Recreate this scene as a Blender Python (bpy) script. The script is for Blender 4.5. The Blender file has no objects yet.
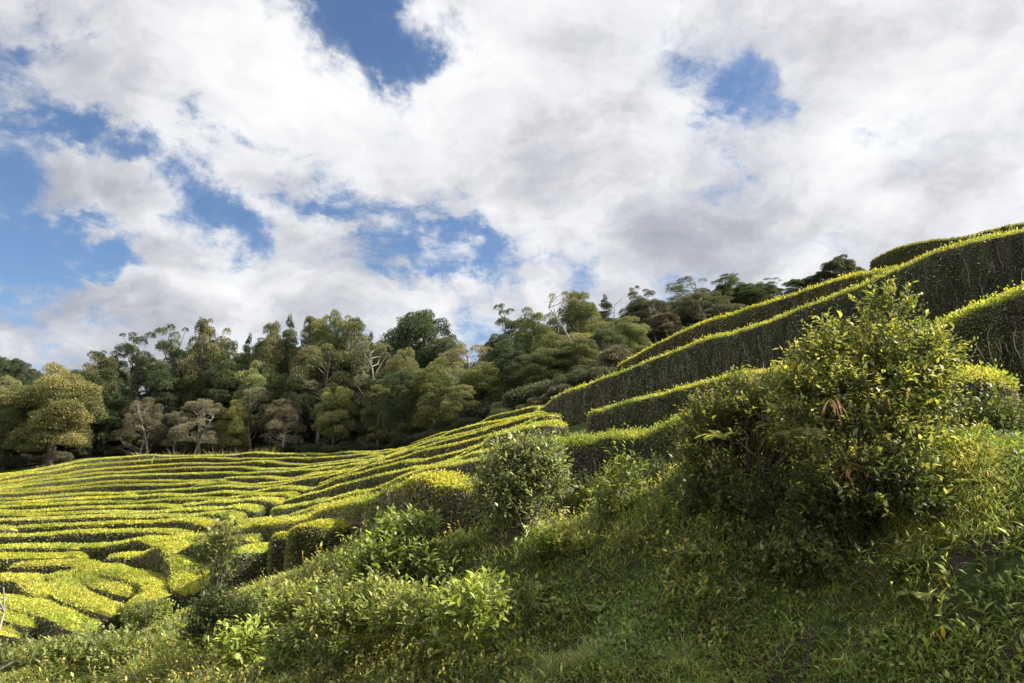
import bpy, math
import numpy as np
from mathutils import Vector

# ------------------------------------------------------------------ camera, sky, sun, exposure
C = bpy.context.scene.collection
SC = bpy.context.scene
F = 740.0                       # focal length in pixels of a 1024 px wide frame
PITCH = math.atan((480 - 341.5) / F)
cam_d = bpy.data.cameras.new("camera")
cam_d.sensor_width = 36.0
cam_d.lens = F * 36.0 / 1024.0
cam_d.clip_start = 0.05
cam_d.clip_end = 6000
cam = bpy.data.objects.new("camera", cam_d)
cam.location = (0, 0, 0)
cam.rotation_euler = (math.pi / 2 + PITCH, 0, 0)
C.objects.link(cam)
SC.camera = cam
SC.view_settings.view_transform = 'Standard'
SC.view_settings.look = 'None'
SC.view_settings.exposure = 1.15
SC.view_settings.gamma = 1.0
SC.render.resolution_x, SC.render.resolution_y = 1024, 683
SC.cycles.max_bounces = 6
SC.cycles.diffuse_bounces = 3
SC.cycles.transmission_bounces = 4

SUN_AZ = math.radians(84)       # from +Y (forward) towards +X (right)
SUN_EL = math.radians(41)
S = Vector((math.sin(SUN_AZ) * math.cos(SUN_EL), math.cos(SUN_AZ) * math.cos(SUN_EL), math.sin(SUN_EL)))
sd = bpy.data.lights.new("sun", 'SUN')
sd.energy = 5.0
sd.angle = math.radians(0.5)
sd.color = (1.0, 0.94, 0.82)
sun = bpy.data.objects.new("sun", sd)
sun.rotation_euler = S.to_track_quat('Z', 'Y').to_euler()
C.objects.link(sun)


def pdir(px, py):
    """direction of a pixel of the photograph (y component 1 when scaled)"""
    dx = (px - 512) / F
    dv = (341.5 - py) / F
    y = math.cos(PITCH) - dv * math.sin(PITCH)
    z = math.sin(PITCH) + dv * math.cos(PITCH)
    return np.array([dx, y, z])


def at(px, py, D):
    d = pdir(px, py)
    return d * (D / d[1])


# ---- world: Nishita sky with broken cloud
W = bpy.data.worlds.new("World")
SC.world = W
W.use_nodes = True
nt = W.node_tree
nt.nodes.clear()
N, LK = nt.nodes, nt.links


def nd(tree, typ, **kw):
    n = tree.nodes.new(typ)
    for k, v in kw.items():
        setattr(n, k, v)
    return n


def mth(tree, op, a, b=None, clamp=False):
    n = tree.nodes.new('ShaderNodeMath')
    n.operation = op
    n.use_clamp = clamp
    for i, v in enumerate((a, b)):
        if v is None:
            continue
        if isinstance(v, (int, float)):
            n.inputs[i].default_value = v
        else:
            tree.links.new(v, n.inputs[i])
    return n.outputs[0]


def vmth(tree, op, a, b=None, scale=None):
    n = tree.nodes.new('ShaderNodeVectorMath')
    n.operation = op
    for i, v in enumerate((a, b)):
        if v is None:
            continue
        if isinstance(v, (tuple, list, np.ndarray, Vector)):
            n.inputs[i].default_value = tuple(float(q) for q in v)
        else:
            tree.links.new(v, n.inputs[i])
    if scale is not None:
        n.inputs['Scale'].default_value = scale
    return n


def noise(tree, vec, scale, detail=6, rough=0.55, dist=0.0, color=False):
    n = tree.nodes.new('ShaderNodeTexNoise')
    n.inputs['Scale'].default_value = scale
    n.inputs['Detail'].default_value = detail
    n.inputs['Roughness'].default_value = rough
    n.inputs['Distortion'].default_value = dist
    tree.links.new(vec, n.inputs['Vector'])
    return n.outputs['Color' if color else 'Fac']


def ramp(tree, fac, stops, interp='LINEAR'):
    n = tree.nodes.new('ShaderNodeValToRGB')
    n.color_ramp.interpolation = interp
    el = n.color_ramp.elements
    while len(el) > 1:
        el.remove(el[-1])
    for i, (p, c) in enumerate(stops):
        e = el[0] if i == 0 else el.new(p)
        e.position = p
        e.color = (*c, 1) if len(c) == 3 else c
    tree.links.new(fac, n.inputs[0])
    return n.outputs[0]


sky = nd(nt, 'ShaderNodeTexSky', sky_type='NISHITA', sun_disc=False)
sky.sun_elevation = SUN_EL
sky.sun_rotation = SUN_AZ
sky.air_density = 1.0
sky.dust_density = 0.3
sky.ozone_density = 5.5
bg_sky = nd(nt, 'ShaderNodeBackground')
bg_sky.inputs['Strength'].default_value = 0.062
LK.new(sky.outputs[0], bg_sky.inputs['Color'])
tc = nd(nt, 'ShaderNodeTexCoord')
dirv = vmth(nt, 'NORMALIZE', tc.outputs['Generated']).outputs[0]
# cloud layer coordinates: the direction met with a high flat layer
sep = nd(nt, 'ShaderNodeSeparateXYZ')
LK.new(dirv, sep.inputs[0])
zz = mth(nt, 'ADD', mth(nt, 'MAXIMUM', sep.outputs['Z'], 0.0), 0.42)
comb = nd(nt, 'ShaderNodeCombineXYZ')
LK.new(mth(nt, 'DIVIDE', sep.outputs['X'], zz), comb.inputs[0])
LK.new(mth(nt, 'DIVIDE', sep.outputs['Y'], zz), comb.inputs[1])
layer = comb.outputs[0]
wn = noise(nt, layer, 2.2, 6, 0.6, color=True)
wc = vmth(nt, 'SUBTRACT', wn, (0.5, 0.5, 0.5)).outputs[0]
lay2 = vmth(nt, 'ADD', layer, vmth(nt, 'SCALE', wc, scale=0.30).outputs[0]).outputs[0]
n1 = noise(nt, lay2, 2.6, 10, 0.58, 0.1)
n3 = noise(nt, lay2, 9.0, 7, 0.62, 0.1)
# blue gaps and thick banks of this particular sky: (pixel x, pixel y, radius, weight)
wd = noise(nt, dirv, 5.0, 7, 0.62, color=True)
wdir = vmth(nt, 'ADD', dirv, vmth(nt, 'SCALE', vmth(nt, 'SUBTRACT', wd, (0.5, 0.5, 0.5)).outputs[0], scale=0.30).outputs[0]).outputs[0]
GAPS = [(372, 12, .045, -.30), (402, 42, .045, -.32), (440, 68, .035, -.2), (735, 92, .05, -.19), (690, 60, .06, -.10), (785, 78, .035, -.16), (2, 160, .05, -.26), (45, 247, .045, -.26), (215, 238, .04, -.12), (455, 240, .04, -.12), (60, 198, .04, .2), (120, 205, .035, .14), (165, 195, .03, -.14), (300, 205, .035, -.18), (340, 190, .03, -.14), (280, 175, .025, -.1), (385, 95, .03, -.14), (220, 130, .03, -.14), (330, 30, .03, -.1), (520, 262, .035, -.14), (880, 125, .035, -.14), (20, 215, .03, .12), (150, 110, .03, .1), (725, 40, .03, .08), (70, 140, .04, -.30), (108, 152, .04, -.36), (140, 165, .03, -.16), (200, 125, .04, -.2),
        (190, 226, .05, -.32), (248, 246, .045, -.32), (425, 238, .05, -.26), (480, 255, .055, -.26), (15, 240, .05, -.34), (80, 248, .05, -.3), (395, 322, .025, -.25), (340, 325, .03, -.12),
        (885, 122, .04, -.16), (825, 245, .04, -.24), (850, 165, .03, -.1), (300, 190, .04, -.2), (395, 205, .04, -.18), (560, 240, .04, -.16), (260, 5, .05, -.18), (310, 60, .03, -.1), (60, 0, .03, -.16), (25, 25, .03, -.1),
        (450, 210, .03, -.12), (600, 235, .03, -.1), (190, 120, .04, -.1), (10, 360, .05, -.05),
        (60, 200, .05, .16), (250, 200, .05, .14), (120, 285, .10, .16), (560, 150, .16, .16), (150, 60, .16, .16), (900, 30, .2, .16), (580, 20, .12, .12), (300, 300, .12, .14), (950, 200, .12, .12), (520, 220, .05, .1), (640, 270, .07, .14), (440, 150, .1, .12)]
acc = None
for (gx, gy, gr, gw) in GAPS:
    d = pdir(gx, gy)
    d = d / np.linalg.norm(d)
    dist = vmth(nt, 'DISTANCE', wdir, d).outputs['Value']
    q = mth(nt, 'DIVIDE', dist, gr * 1.28)
    g = mth(nt, 'MULTIPLY', mth(nt, 'EXPONENT', mth(nt, 'MULTIPLY', mth(nt, 'MULTIPLY', q, q), -1.0)), gw)
    acc = g if acc is None else mth(nt, 'ADD', acc, g)
dens = mth(nt, 'ADD', mth(nt, 'ADD', mth(nt, 'ADD', mth(nt, 'MULTIPLY', mth(nt, 'SUBTRACT', n1, 0.5), 1.55), 0.452), mth(nt, 'MULTIPLY', mth(nt, 'SUBTRACT', n3, 0.5), 0.75)), acc)
fac = ramp(nt, dens, [(0.20, (0, 0, 0)), (0.29, (.2, .2, .2)), (0.38, (.72, .72, .72)), (0.48, (1, 1, 1))], 'B_SPLINE')
# cloud brightness: light comes from the right, so a billow is bright where the cloud thins towards the sun
lay3 = vmth(nt, 'ADD', lay2, (0.085, -0.02, 0)).outputs[0]
n1b = noise(nt, lay3, 2.6, 10, 0.58, 0.1)
relief = mth(nt, 'MULTIPLY', mth(nt, 'SUBTRACT', n1, n1b), 1.2)
nb = noise(nt, vmth(nt, 'ADD', lay2, (3.1, 7.7, 0)).outputs[0], 1.7, 7, 0.5, 0.2)
nb2 = noise(nt, vmth(nt, 'ADD', lay2, (1.1, 2.7, 0)).outputs[0], 6.0, 7, 0.55, 0.2)
bright = mth(nt, 'ADD', mth(nt, 'MULTIPLY', mth(nt, 'SUBTRACT', nb, 0.5), 1.15), 0.54)
bright = mth(nt, 'ADD', bright, relief)
bright = mth(nt, 'ADD', bright, mth(nt, 'MULTIPLY', mth(nt, 'SUBTRACT', nb2, 0.5), 0.22))
bright = mth(nt, 'SUBTRACT', bright, mth(nt, 'MULTIPLY', mth(nt, 'SUBTRACT', dens, 0.5), 0.25))
bsun = pdir(860, 80)
bsun = bsun / np.linalg.norm(bsun)
gl = mth(nt, 'SUBTRACT', 1.0, mth(nt, 'DIVIDE', vmth(nt, 'DISTANCE', dirv, bsun).outputs['Value'], 0.9), clamp=True)
bright = mth(nt, 'ADD', bright, mth(nt, 'MULTIPLY', gl, 0.14))
ccol = ramp(nt, bright, [(0.25, (.34, .37, .43)), (0.42, (.47, .49, .54)), (0.56, (.64, .65, .69)), (0.68, (.82, .83, .85)), (0.85, (.98, .98, .98))])
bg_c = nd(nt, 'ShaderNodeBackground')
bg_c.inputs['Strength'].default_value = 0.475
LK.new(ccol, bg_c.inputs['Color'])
# unseen cloud overhead and behind the camera is brightened to raise the ambient light
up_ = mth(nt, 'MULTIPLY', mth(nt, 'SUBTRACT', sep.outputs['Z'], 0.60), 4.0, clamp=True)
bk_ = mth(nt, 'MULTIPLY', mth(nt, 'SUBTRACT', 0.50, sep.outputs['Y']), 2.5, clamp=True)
ambient_boost = mth(nt, 'ADD', mth(nt, 'MULTIPLY', mth(nt, 'MAXIMUM', up_, bk_), 1.0), 1.0)
LK.new(mth(nt, 'MULTIPLY', ambient_boost, 0.475), bg_c.inputs['Strength'])
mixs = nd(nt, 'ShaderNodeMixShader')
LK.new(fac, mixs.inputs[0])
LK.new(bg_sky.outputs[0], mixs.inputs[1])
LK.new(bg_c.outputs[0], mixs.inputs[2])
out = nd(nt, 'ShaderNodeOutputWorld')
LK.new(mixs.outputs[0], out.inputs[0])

# ------------------------------------------------------------------ numpy helpers
RNG = np.random.default_rng(7)
_NT = np.random.default_rng(99).random((64, 64, 64)).astype(np.float32)


def vnoise(p, scale=1.0):
    """smooth value noise in 0..1 for (n,3) points"""
    q = np.asarray(p, dtype=np.float64) * scale
    i = np.floor(q).astype(np.int64)
    f = q - i
    f = f * f * (3 - 2 * f)
    r = 0
    for dx in (0, 1):
        wx = f[:, 0] if dx else 1 - f[:, 0]
        for dy in (0, 1):
            wy = f[:, 1] if dy else 1 - f[:, 1]
            for dz in (0, 1):
                wz = f[:, 2] if dz else 1 - f[:, 2]
                r = r + wx * wy * wz * _NT[(i[:, 0] + dx) & 63, (i[:, 1] + dy) & 63, (i[:, 2] + dz) & 63]
    return r


def fbm(p, scale, octv=3):
    a, s, t = 0, 1.0, 0
    for k in range(octv):
        a = a + s * vnoise(np.asarray(p) + 13.7 * k, scale * 2 ** k)
        t += s
        s *= 0.5
    return a / t


def unit(v):
    return v / np.maximum(np.linalg.norm(v, axis=-1, keepdims=True), 1e-9)


def rand_unit(n, rng=None):
    return unit((rng or RNG).normal(size=(n, 3)))


# ------------------------------------------------------------------ terrain
HH = 0.95
# guides of hedge tops: (px, py, distance)
G_L0 = [(-110, 492, 46), (-40, 480, 50), (0, 474, 53), (50, 467, 56), (85, 460, 58), (130, 455, 60), (200, 454, 61), (260, 454, 60), (300, 452, 58), (360, 450, 54), (400, 447, 50)]
G_L1 = [(-110, 508, 38), (-40, 507, 39), (0, 506, 39.5), (50, 504, 40), (100, 501, 41), (150, 500, 40.5), (200, 498, 39), (240, 497, 37.5), (270, 494, 36), (300, 488, 34)]
G_L2 = [(-110, 548, 27.5), (-40, 548, 28), (0, 547, 28.3), (40, 545, 28.5), (80, 543, 28.5), (115, 542, 28), (145, 538, 27.5), (160, 535, 27)]
G_RF = [(252, 521, 24), (300, 512, 22), (345, 499, 20.3), (380, 491, 19.2), (405, 480, 18), (445, 462, 16.8), (500, 454, 15.6), (560, 442, 14.5)]
G_RB = [(310, 489, 29.5), (340, 480, 27.5), (370, 469, 26), (418, 459, 24), (461, 449, 22), (500, 435, 20.5), (540, 421, 19.5), (566, 422, 19)]
G_RC = [(365, 462, 42), (400, 454, 37), (430, 444, 34), (460, 434, 32), (500, 419, 31), (540, 408, 32)]
G_RD = [(410, 444, 49), (440, 437, 47), (465, 428, 44), (490, 417, 41), (515, 410, 38), (540, 404, 36)]
R1 = [(168, 537, 22.3), (252, 527, 21.0), (300, 517, 19.2), (340, 509, 17), (377, 498, 15.5), (418, 487, 13.8), (460, 488, 12.8), (510, 484, 12.3), (560, 486, 12)]
FR = [(560, 442, 14.5), (620, 432, 13.8), (680, 418, 13), (740, 404, 12.2), (800, 392, 11.3), (870, 384, 10.3)]
FR2 = [(925, 380, 9.4), (970, 376, 9.0), (1012, 374, 8.7)]
ER = [(592, 412, 18.5), (650, 397, 17.5), (700, 388, 16.5), (760, 373, 15.2), (820, 362, 14), (870, 355, 13)]
DR = [(920, 340, 12.0), (950, 321, 11.8), (980, 306, 11.5), (1024, 292, 11), (1100, 275, 10.2)]
CR = [(540, 410, 33), (560, 400, 31), (600, 382, 27), (650, 362, 24.5), (700, 344, 22.5), (750, 328, 20.8), (800, 312, 19.3), (850, 295, 18), (900, 274, 16.8), (950, 251, 15.9), (1024, 231, 14.8), (1120, 208, 13.5)]
BR = [(620, 364, 33), (660, 343, 31), (700, 325, 29), (750, 308, 27), (800, 292, 25.2), (850, 277, 23.6), (900, 265, 21.8), (940, 259, 20.0)]
AR = [(872, 262, 27), (900, 251, 26), (940, 242, 25), (975, 237, 23.8), (1024, 227, 22), (1100, 214, 20)]


def _m(D):
    return float(np.interp(D, [16, 17, 19, 20.5, 22, 24, 26.4, 28.5, 34, 40, 50, 62], [15.9, 16.6, 17.8, 18.6, 19.4, 20.5, 22, 24, 29.5, 36, 47.5, 60]))


G_L0 = [(a, b, _m(d)) for a, b, d in G_L0]
G_L1 = [(a, b, _m(d)) for a, b, d in G_L1]
G_L2 = [(a, b, _m(d)) for a, b, d in G_L2]

ctrl = []


def cp(px, py, D, dz=0.0):
    p = at(px, py, D)
    ctrl.append((p[0], p[1], p[2] + dz))


for g in (G_L0, G_L1, G_L2, G_RB, G_RC, G_RD):
    for (a, b, d) in g[::2]:
        cp(a, b, d, -HH)
for g in (G_RF, R1):
    for (a, b, d) in g:
        cp(a, b, d, -1.05)
for g, hh_ in ((FR, 1.22), (FR2, 1.0), (ER, 0.9), (DR, 1.22)):
    for (a, b, d) in g:
        cp(a, b, d, -hh_)
for g in (CR, BR):
    for (a, b, d) in g:
        cp(a, b, d, -1.3)
for (a, b, d) in AR:
    cp(a, b, d, -1.0)
# bank in front of the camera
for q in [(-60, 683, 12), (0, 683, 11.2), (200, 683, 9.8), (400, 683, 8.4), (600, 683, 7.4), (800, 683, 6.6), (1024, 683, 5.6), (1150, 660, 5.3),
          (40, 664, 12.7), (200, 642, 11.6), (300, 622, 10.8), (400, 620, 9.8), (500, 602, 9.3), (600, 580, 9.0), (700, 580, 8.0), (800, 560, 7.5), (900, 545, 6.9), (1000, 565, 6.2), (1120, 540, 5.7),
          (-60, 662, 14.6), (0, 659, 13.8), (60, 652, 13.5), (130, 638, 13.2), (200, 604, 12.8), (260, 584, 12.6), (320, 566, 12.4), (380, 540, 12.0), (440, 550, 10.8), (520, 538, 10.3),
          (580, 524, 10.3), (640, 508, 10.2), (700, 488, 9.3), (800, 470, 8.4), (900, 455, 7.6), (960, 452, 7.2), (1020, 480, 6.8), (1100, 470, 6.6)]:
    cp(*q)
MAZE = [
    ([(-60, 560, 26.2), (0, 559, 26.4), (45, 558, 26.6), (88, 554, 27)], 1.2, 'last straight tea row before the winding maze begins'),
    ([(-60, 606, 18.6), (0, 609, 17.9), (28, 619, 17.1), (46, 623, 16.7)], 1.0, 'flat tea hedge at the lower left corner of the maze'),
    ([(-60, 630, 16.8), (-10, 634, 16.4), (22, 634, 16.3)], 1.0, 'lowest tea hedge of the maze, cut by the left frame edge'),
    ([(-60, 590, 20.2), (4, 596, 19.0), (38, 607, 17.8), (60, 614, 17.2), (78, 618, 16.9), (88, 628, 16.3)], 1.0, 'diagonal tea hedge ending in a square block at the bank foot'),
    ([(-60, 574, 22.4), (6, 577, 21.6), (33, 577, 21.6), (45, 587, 19.9), (57, 595, 18.8)], .95, 'tea hedge bending down into the dark hollow at far left'),
    ([(52, 574, 22), (76, 577, 21.5), (66, 588, 19.7), (80, 599, 18.4), (105, 608, 17.5), (117, 610, 17.3)], 1.0, 'thick tea hedge winding down through the middle of the maze'),
    ([(10, 567, 23.8), (50, 567, 23.8), (88, 566, 23.8), (94, 576, 21.5), (108, 584, 20), (136, 590, 19)], .88, 'narrow S shaped tea hedge right of the long dark channel'),
    ([(102, 566, 23.2), (118, 573, 21.6), (145, 577, 20.7), (166, 583, 19.5), (164, 592, 18.2), (144, 598, 17.7), (122, 601, 17.6)], 1.05, 'hook shaped tea hedge round the thin dark slit'),
    ([(110, 558, 25.3), (135, 557, 25), (160, 554, 24.4), (184, 562, 21.8), (195, 574, 19.5), (190, 590, 17.9)], 1.1, 'large hooked tea hedge with a sunlit end near the young shrub'),
    ([(228, 550, 18.9), (250, 546, 18.4), (268, 544, 18)], 1.9, 'broad flat tea block right of the young upright shrub'),
    ([(170, 547, 22.6), (200, 544, 21.6), (235, 538, 21), (262, 535, 20.6)], 1.0, 'narrow tea row just behind the young upright shrub'),
    ([(303, 530, 15.4), (325, 526, 15.1), (348, 524, 14.9)], 1.6, 'brightest square tea block standing on the end of the bank'),
    ([(282, 536, 17.2), (292, 533, 16.6)], 1.0, 'small brown sided tea bush between the two square blocks'),
]
MAZE = [([(a, b, _m(d) if d > 16 else d) for a, b, d in p_], w_, l_) for p_, w_, l_ in MAZE]
for (pts_, _w1, _l1) in MAZE:
    for (a, b, d) in pts_:
        cp(a, b, d, -0.95)
# forest ground and hills behind
for q in [(-100, 470, 60), (0, 466, 63), (100, 452, 66), (200, 450, 68), (300, 448, 66), (400, 440, 62), (470, 425, 56), (540, 398, 50), (600, 378, 52), (620, 358, 62), (700, 324, 66), (780, 305, 68),
          (850, 290, 68), (950, 280, 66), (1100, 260, 60), (0, 440, 85), (200, 425, 85), (400, 405, 85), (600, 340, 85), (750, 305, 85),
          (600, 385, 42), (700, 350, 42), (800, 318, 40), (900, 285, 38), (1000, 258, 36),
          (-60, 375, 150), (0, 377, 150), (45, 395, 150), (150, 420, 150), (400, 400, 150), (700, 350, 150)]:
    cp(*q)
for (x, y, z) in [(0, 0, -2.3), (0, 3, -2.3), (-3, 2, -2.4), (3, 2, -2.1), (-6, 4, -2.7), (5, 2.5, -1.5), (2, -3, -2.3), (-3, -3, -2.3), (-12, 6, -3.2), (-20, 12, -4.2), (-8, -8, -2.4), (8, -8, -2.2), (12, 3, 0.3),
                  (20, 8, 3.5), (-30, 5, -4.5), (-60, 10, -4), (-100, 60, 0), (60, 20, 10), (90, 60, 16), (-20, -20, -2.3), (20, -20, -2)]:
    ctrl.append((x, y, z))
ctrl = np.array(ctrl)


def tc2(x, y):
    r = np.sqrt(x * x + y * y)
    th = np.arctan2(x, y)
    return np.stack([th * 2.2, np.log(r + 2.0) * 2.6], -1)


_cc = tc2(ctrl[:, 0], ctrl[:, 1])


def _phi(r2):
    return 0.5 * r2 * np.log(r2 + 1e-12)


def _fit():
    n = len(ctrl)
    d2 = ((_cc[:, None] - _cc[None]) ** 2).sum(-1)
    K = _phi(d2) + np.eye(n) * 0.0015
    P = np.c_[np.ones(n), _cc]
    A = np.zeros((n + 3, n + 3))
    A[:n, :n] = K
    A[:n, n:] = P
    A[n:, :n] = P.T
    return np.linalg.solve(A, np.r_[ctrl[:, 2], 0, 0, 0])


_w = _fit()


def H0(x, y):
    x = np.atleast_1d(np.asarray(x, float))
    y = np.atleast_1d(np.asarray(y, float))
    o = np.empty(len(x))
    for s in range(0, len(x), 40000):
        q = tc2(x[s:s + 40000], y[s:s + 40000])
        d2 = ((q[:, None] - _cc[None]) ** 2).sum(-1)
        o[s:s + 40000] = _phi(d2) @ _w[:-3] + _w[-3] + q @ _w[-2:]
    th = np.abs(np.arctan2(x, y))
    r = np.hypot(x, y)
    k = np.clip((th - 1.5) / 0.8, 0, 1)
    k = k * k * (3 - 2 * k)
    o = o * (1 - k) + (-2.3) * k
    k = np.clip((r - 170) / 120, 0, 1)
    k = k * k * (3 - 2 * k)
    o = o * (1 - k) + 6.0 * k
    return o


def H(x, y):
    x = np.atleast_1d(np.asarray(x, float))
    y = np.atleast_1d(np.asarray(y, float))
    o = H0(x, y)
    r = np.hypot(x, y)
    near = np.clip((15 - r) / 3, 0, 1) * np.clip((r - 1.5) / 2, 0, 1)
    p = np.stack([x, y, np.zeros_like(x)], -1)
    near = near * (1 - 0.85 * np.clip((x / np.maximum(y, .1) - 0.42) * 6, 0, 1) * np.clip((r - 6.0) / 0.8, 0, 1))
    o = o + near * ((fbm(p, 0.85, 3) - 0.5) * 0.95 + (fbm(p + 31, 2.4, 2) - 0.5) * 0.34)
    far = np.clip((r - 15) / 5, 0, 1)
    o = o + far * (vnoise(p, 0.5) - 0.5) * 0.15
    return o


# ------------------------------------------------------------------ mesh helpers
def make_mesh(name, verts, quads, colors=None, mat=None, smooth=False, tris=None):
    """verts (n,3), quads (m,4), per-face colours (m,3)"""
    me = bpy.data.meshes.new(name)
    nq = 0 if quads is None else len(quads)
    ntr = 0 if tris is None else len(tris)
    me.vertices.add(len(verts))
    me.vertices.foreach_set("co", np.ascontiguousarray(verts, dtype=np.float32).ravel())
    idx = []
    if nq:
        idx.append(np.asarray(quads).ravel())
    if ntr:
        idx.append(np.asarray(tris).ravel())
    idx = np.concatenate(idx).astype(np.int32)
    me.loops.add(len(idx))
    me.loops.foreach_set("vertex_index", idx)
    me.polygons.add(nq + ntr)
    st = np.concatenate([np.arange(nq) * 4, nq * 4 + np.arange(ntr) * 3]).astype(np.int32)
    me.polygons.foreach_set("loop_start", st)
    if smooth:
        me.polygons.foreach_set("use_smooth", np.ones(nq + ntr, dtype=bool))
    me.update(calc_edges=True)
    if colors is not None:
        a = me.attributes.new("col", 'FLOAT_COLOR', 'FACE')
        cc = np.ones((nq + ntr, 4), dtype=np.float32)
        cc[:, :3] = np.clip(colors, 0, 1)
        a.data.foreach_set("color", cc.ravel())
    if mat:
        me.materials.append(mat)
    return me


def link(name, me, parent=None, label=None, cat=None, group=None, kind=None):
    o = bpy.data.objects.new(name, me)
    C.objects.link(o)
    if parent:
        o.parent = parent
    for k, v in (('label', label), ('category', cat), ('group', group), ('kind', kind)):
        if v:
            o[k] = v
    return o


class Acc:
    """collects quads with face colours"""

    def __init__(s):
        s.v, s.q, s.c, s.n = [], [], [], 0

    def add(s, v, q, c):
        if len(v) == 0:
            return
        s.v.append(v)
        s.q.append(np.asarray(q) + s.n)
        c = np.asarray(c, float)
        if c.ndim == 1:
            c = np.tile(c, (len(q), 1))
        s.c.append(c)
        s.n += len(v)

    def mesh(s, name, mat):
        return make_mesh(name, np.concatenate(s.v), np.concatenate(s.q), np.concatenate(s.c), mat)


def leaves(P, D, L, Wd, rng=None, fold=0.18, up=None):
    """rhombus leaves: base P, direction D, length L, width Wd"""
    n = len(P)
    rng = rng or RNG
    R = rand_unit(n, rng) if up is None else unit(up + 0.5 * rand_unit(n, rng))
    side = unit(np.cross(D, R))
    nor = np.cross(side, D)
    L = np.broadcast_to(L, (n,))[:, None]
    Wd = np.broadcast_to(Wd, (n,))[:, None]
    a = P
    m = P + D * L * 0.45 + nor * L * fold
    b = m + side * Wd * 0.5
    c = P + D * L
    d = m - side * Wd * 0.5
    v = np.stack([a, b, c, d], 1).reshape(-1, 3)
    q = np.arange(n * 4).reshape(n, 4)
    return v, q


def tube(pts, rad, sides=6):
    pts = np.asarray(pts, float)
    rad = np.broadcast_to(rad, (len(pts),))
    t = unit(np.gradient(pts, axis=0))
    ref = np.array([0.31, 0.17, 0.93])
    u = unit(np.cross(t, ref))
    w = np.cross(t, u)
    a = np.linspace(0, 2 * np.pi, sides, endpoint=False)
    ring = (pts[:, None] + rad[:, None, None] * (np.cos(a)[None, :, None] * u[:, None] + np.sin(a)[None, :, None] * w[:, None]))
    v = ring.reshape(-1, 3)
    n = len(pts)
    i = np.arange(n - 1)[:, None] * sides
    j = np.arange(sides)[None]
    k = (j + 1) % sides
    q = np.stack([i + j, i + k, i + sides + k, i + sides + j], -1).reshape(-1, 4)
    return v, q


def mixc(a, b, t):
    t = np.asarray(t)[..., None]
    return np.asarray(a) * (1 - t) + np.asarray(b) * t


def jit(c, rng, amt=0.25):
    """brightness and slight hue variation per face"""
    n = len(c)
    k = np.exp(rng.normal(size=(n, 1)) * amt)
    h = 1 + rng.normal(size=(n, 3)) * 0.06
    return np.clip(c * k * h, 0, 0.9)


# ------------------------------------------------------------------ materials
def foliage_mat(name, rough=0.55, trans=0.35, spec=0.3, bright=1.0, gain=1.0, tint=(1, 1, 1)):
    m = bpy.data.materials.new(name)
    m.use_nodes = True
    t = m.node_tree
    t.nodes.clear()
    at_ = nd(t, 'ShaderNodeAttribute', attribute_name='col')
    oi = nd(t, 'ShaderNodeObjectInfo')
    mx = nd(t, 'ShaderNodeMix', data_type='RGBA', blend_type='MULTIPLY')
    mx.inputs['Factor'].default_value = 1
    t.links.new(at_.outputs['Color'], mx.inputs['A'])
    t.links.new(oi.outputs['Color'], mx.inputs['B'])
    col = mx.outputs['Result']
    if gain != 1.0:
        g_ = nd(t, 'ShaderNodeVectorMath', operation='MULTIPLY')
        g_.inputs[1].default_value = tuple(gain * q for q in tint)
        t.links.new(col, g_.inputs[0])
        col = g_.outputs[0]
    p = nd(t, 'ShaderNodeBsdfPrincipled')
    p.inputs['Roughness'].default_value = rough
    p.inputs['Specular IOR Level'].default_value = spec
    t.links.new(col, p.inputs['Base Color'])
    tr = nd(t, 'ShaderNodeBsdfTranslucent')
    hs = nd(t, 'ShaderNodeMix', data_type='RGBA', blend_type='MULTIPLY')
    hs.inputs['Factor'].default_value = 1
    hs.inputs['B'].default_value = (1.25 * bright, 1.3 * bright, 0.55 * bright, 1)
    t.links.new(col, hs.inputs['A'])
    t.links.new(hs.outputs['Result'], tr.inputs['Color'])
    mix = nd(t, 'ShaderNodeMixShader')
    mix.inputs[0].default_value = trans
    t.links.new(p.outputs[0], mix.inputs[1])
    t.links.new(tr.outputs[0], mix.inputs[2])
    o = nd(t, 'ShaderNodeOutputMaterial')
    t.links.new(mix.outputs[0], o.inputs[0])
    return m


def bark_mat(name, c1, c2, scale=6):
    m = bpy.data.materials.new(name)
    m.use_nodes = True
    t = m.node_tree
    p = t.nodes['Principled BSDF']
    tcn = nd(t, 'ShaderNodeTexCoord')
    mp = nd(t, 'ShaderNodeMapping')
    mp.inputs['Scale'].default_value = (1, 1, 0.25)
    t.links.new(tcn.outputs['Object'], mp.inputs[0])
    f = noise(t, mp.outputs[0], scale, 6, 0.65)
    t.links.new(ramp(t, f, [(0.35, c1), (0.65, c2)]), p.inputs['Base Color'])
    p.inputs['Roughness'].default_value = 0.9
    b = nd(t, 'ShaderNodeBump')
    b.inputs['Strength'].default_value = 0.6
    t.links.new(f, b.inputs['Height'])
    t.links.new(b.outputs[0], p.inputs['Normal'])
    return m


M_HEDGE = foliage_mat('tea_leaf', 0.55, 0.38, 0.2)
M_LEAF = foliage_mat('shrub_leaf', 0.48, 0.42, 0.35, gain=1.5, tint=(1.22, 1.0, 1.15))
M_TREE = foliage_mat('tree_leaf', 0.6, 0.25, 0.2, gain=1.03, tint=(1.05, 1.0, 1.12))
M_GRASS = foliage_mat('grass_blade', 0.5, 0.42, 0.3, gain=1.95, tint=(1.15, 1.0, 1.1))
M_BARK = bark_mat('bark', (.045, .035, .025), (.16, .13, .10))
M_PALE = bark_mat('pale_bark', (.16, .14, .11), (.42, .38, .31))
M_TWIG = bark_mat('dry_twig', (.13, .10, .06), (.34, .27, .18), 20)


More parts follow.
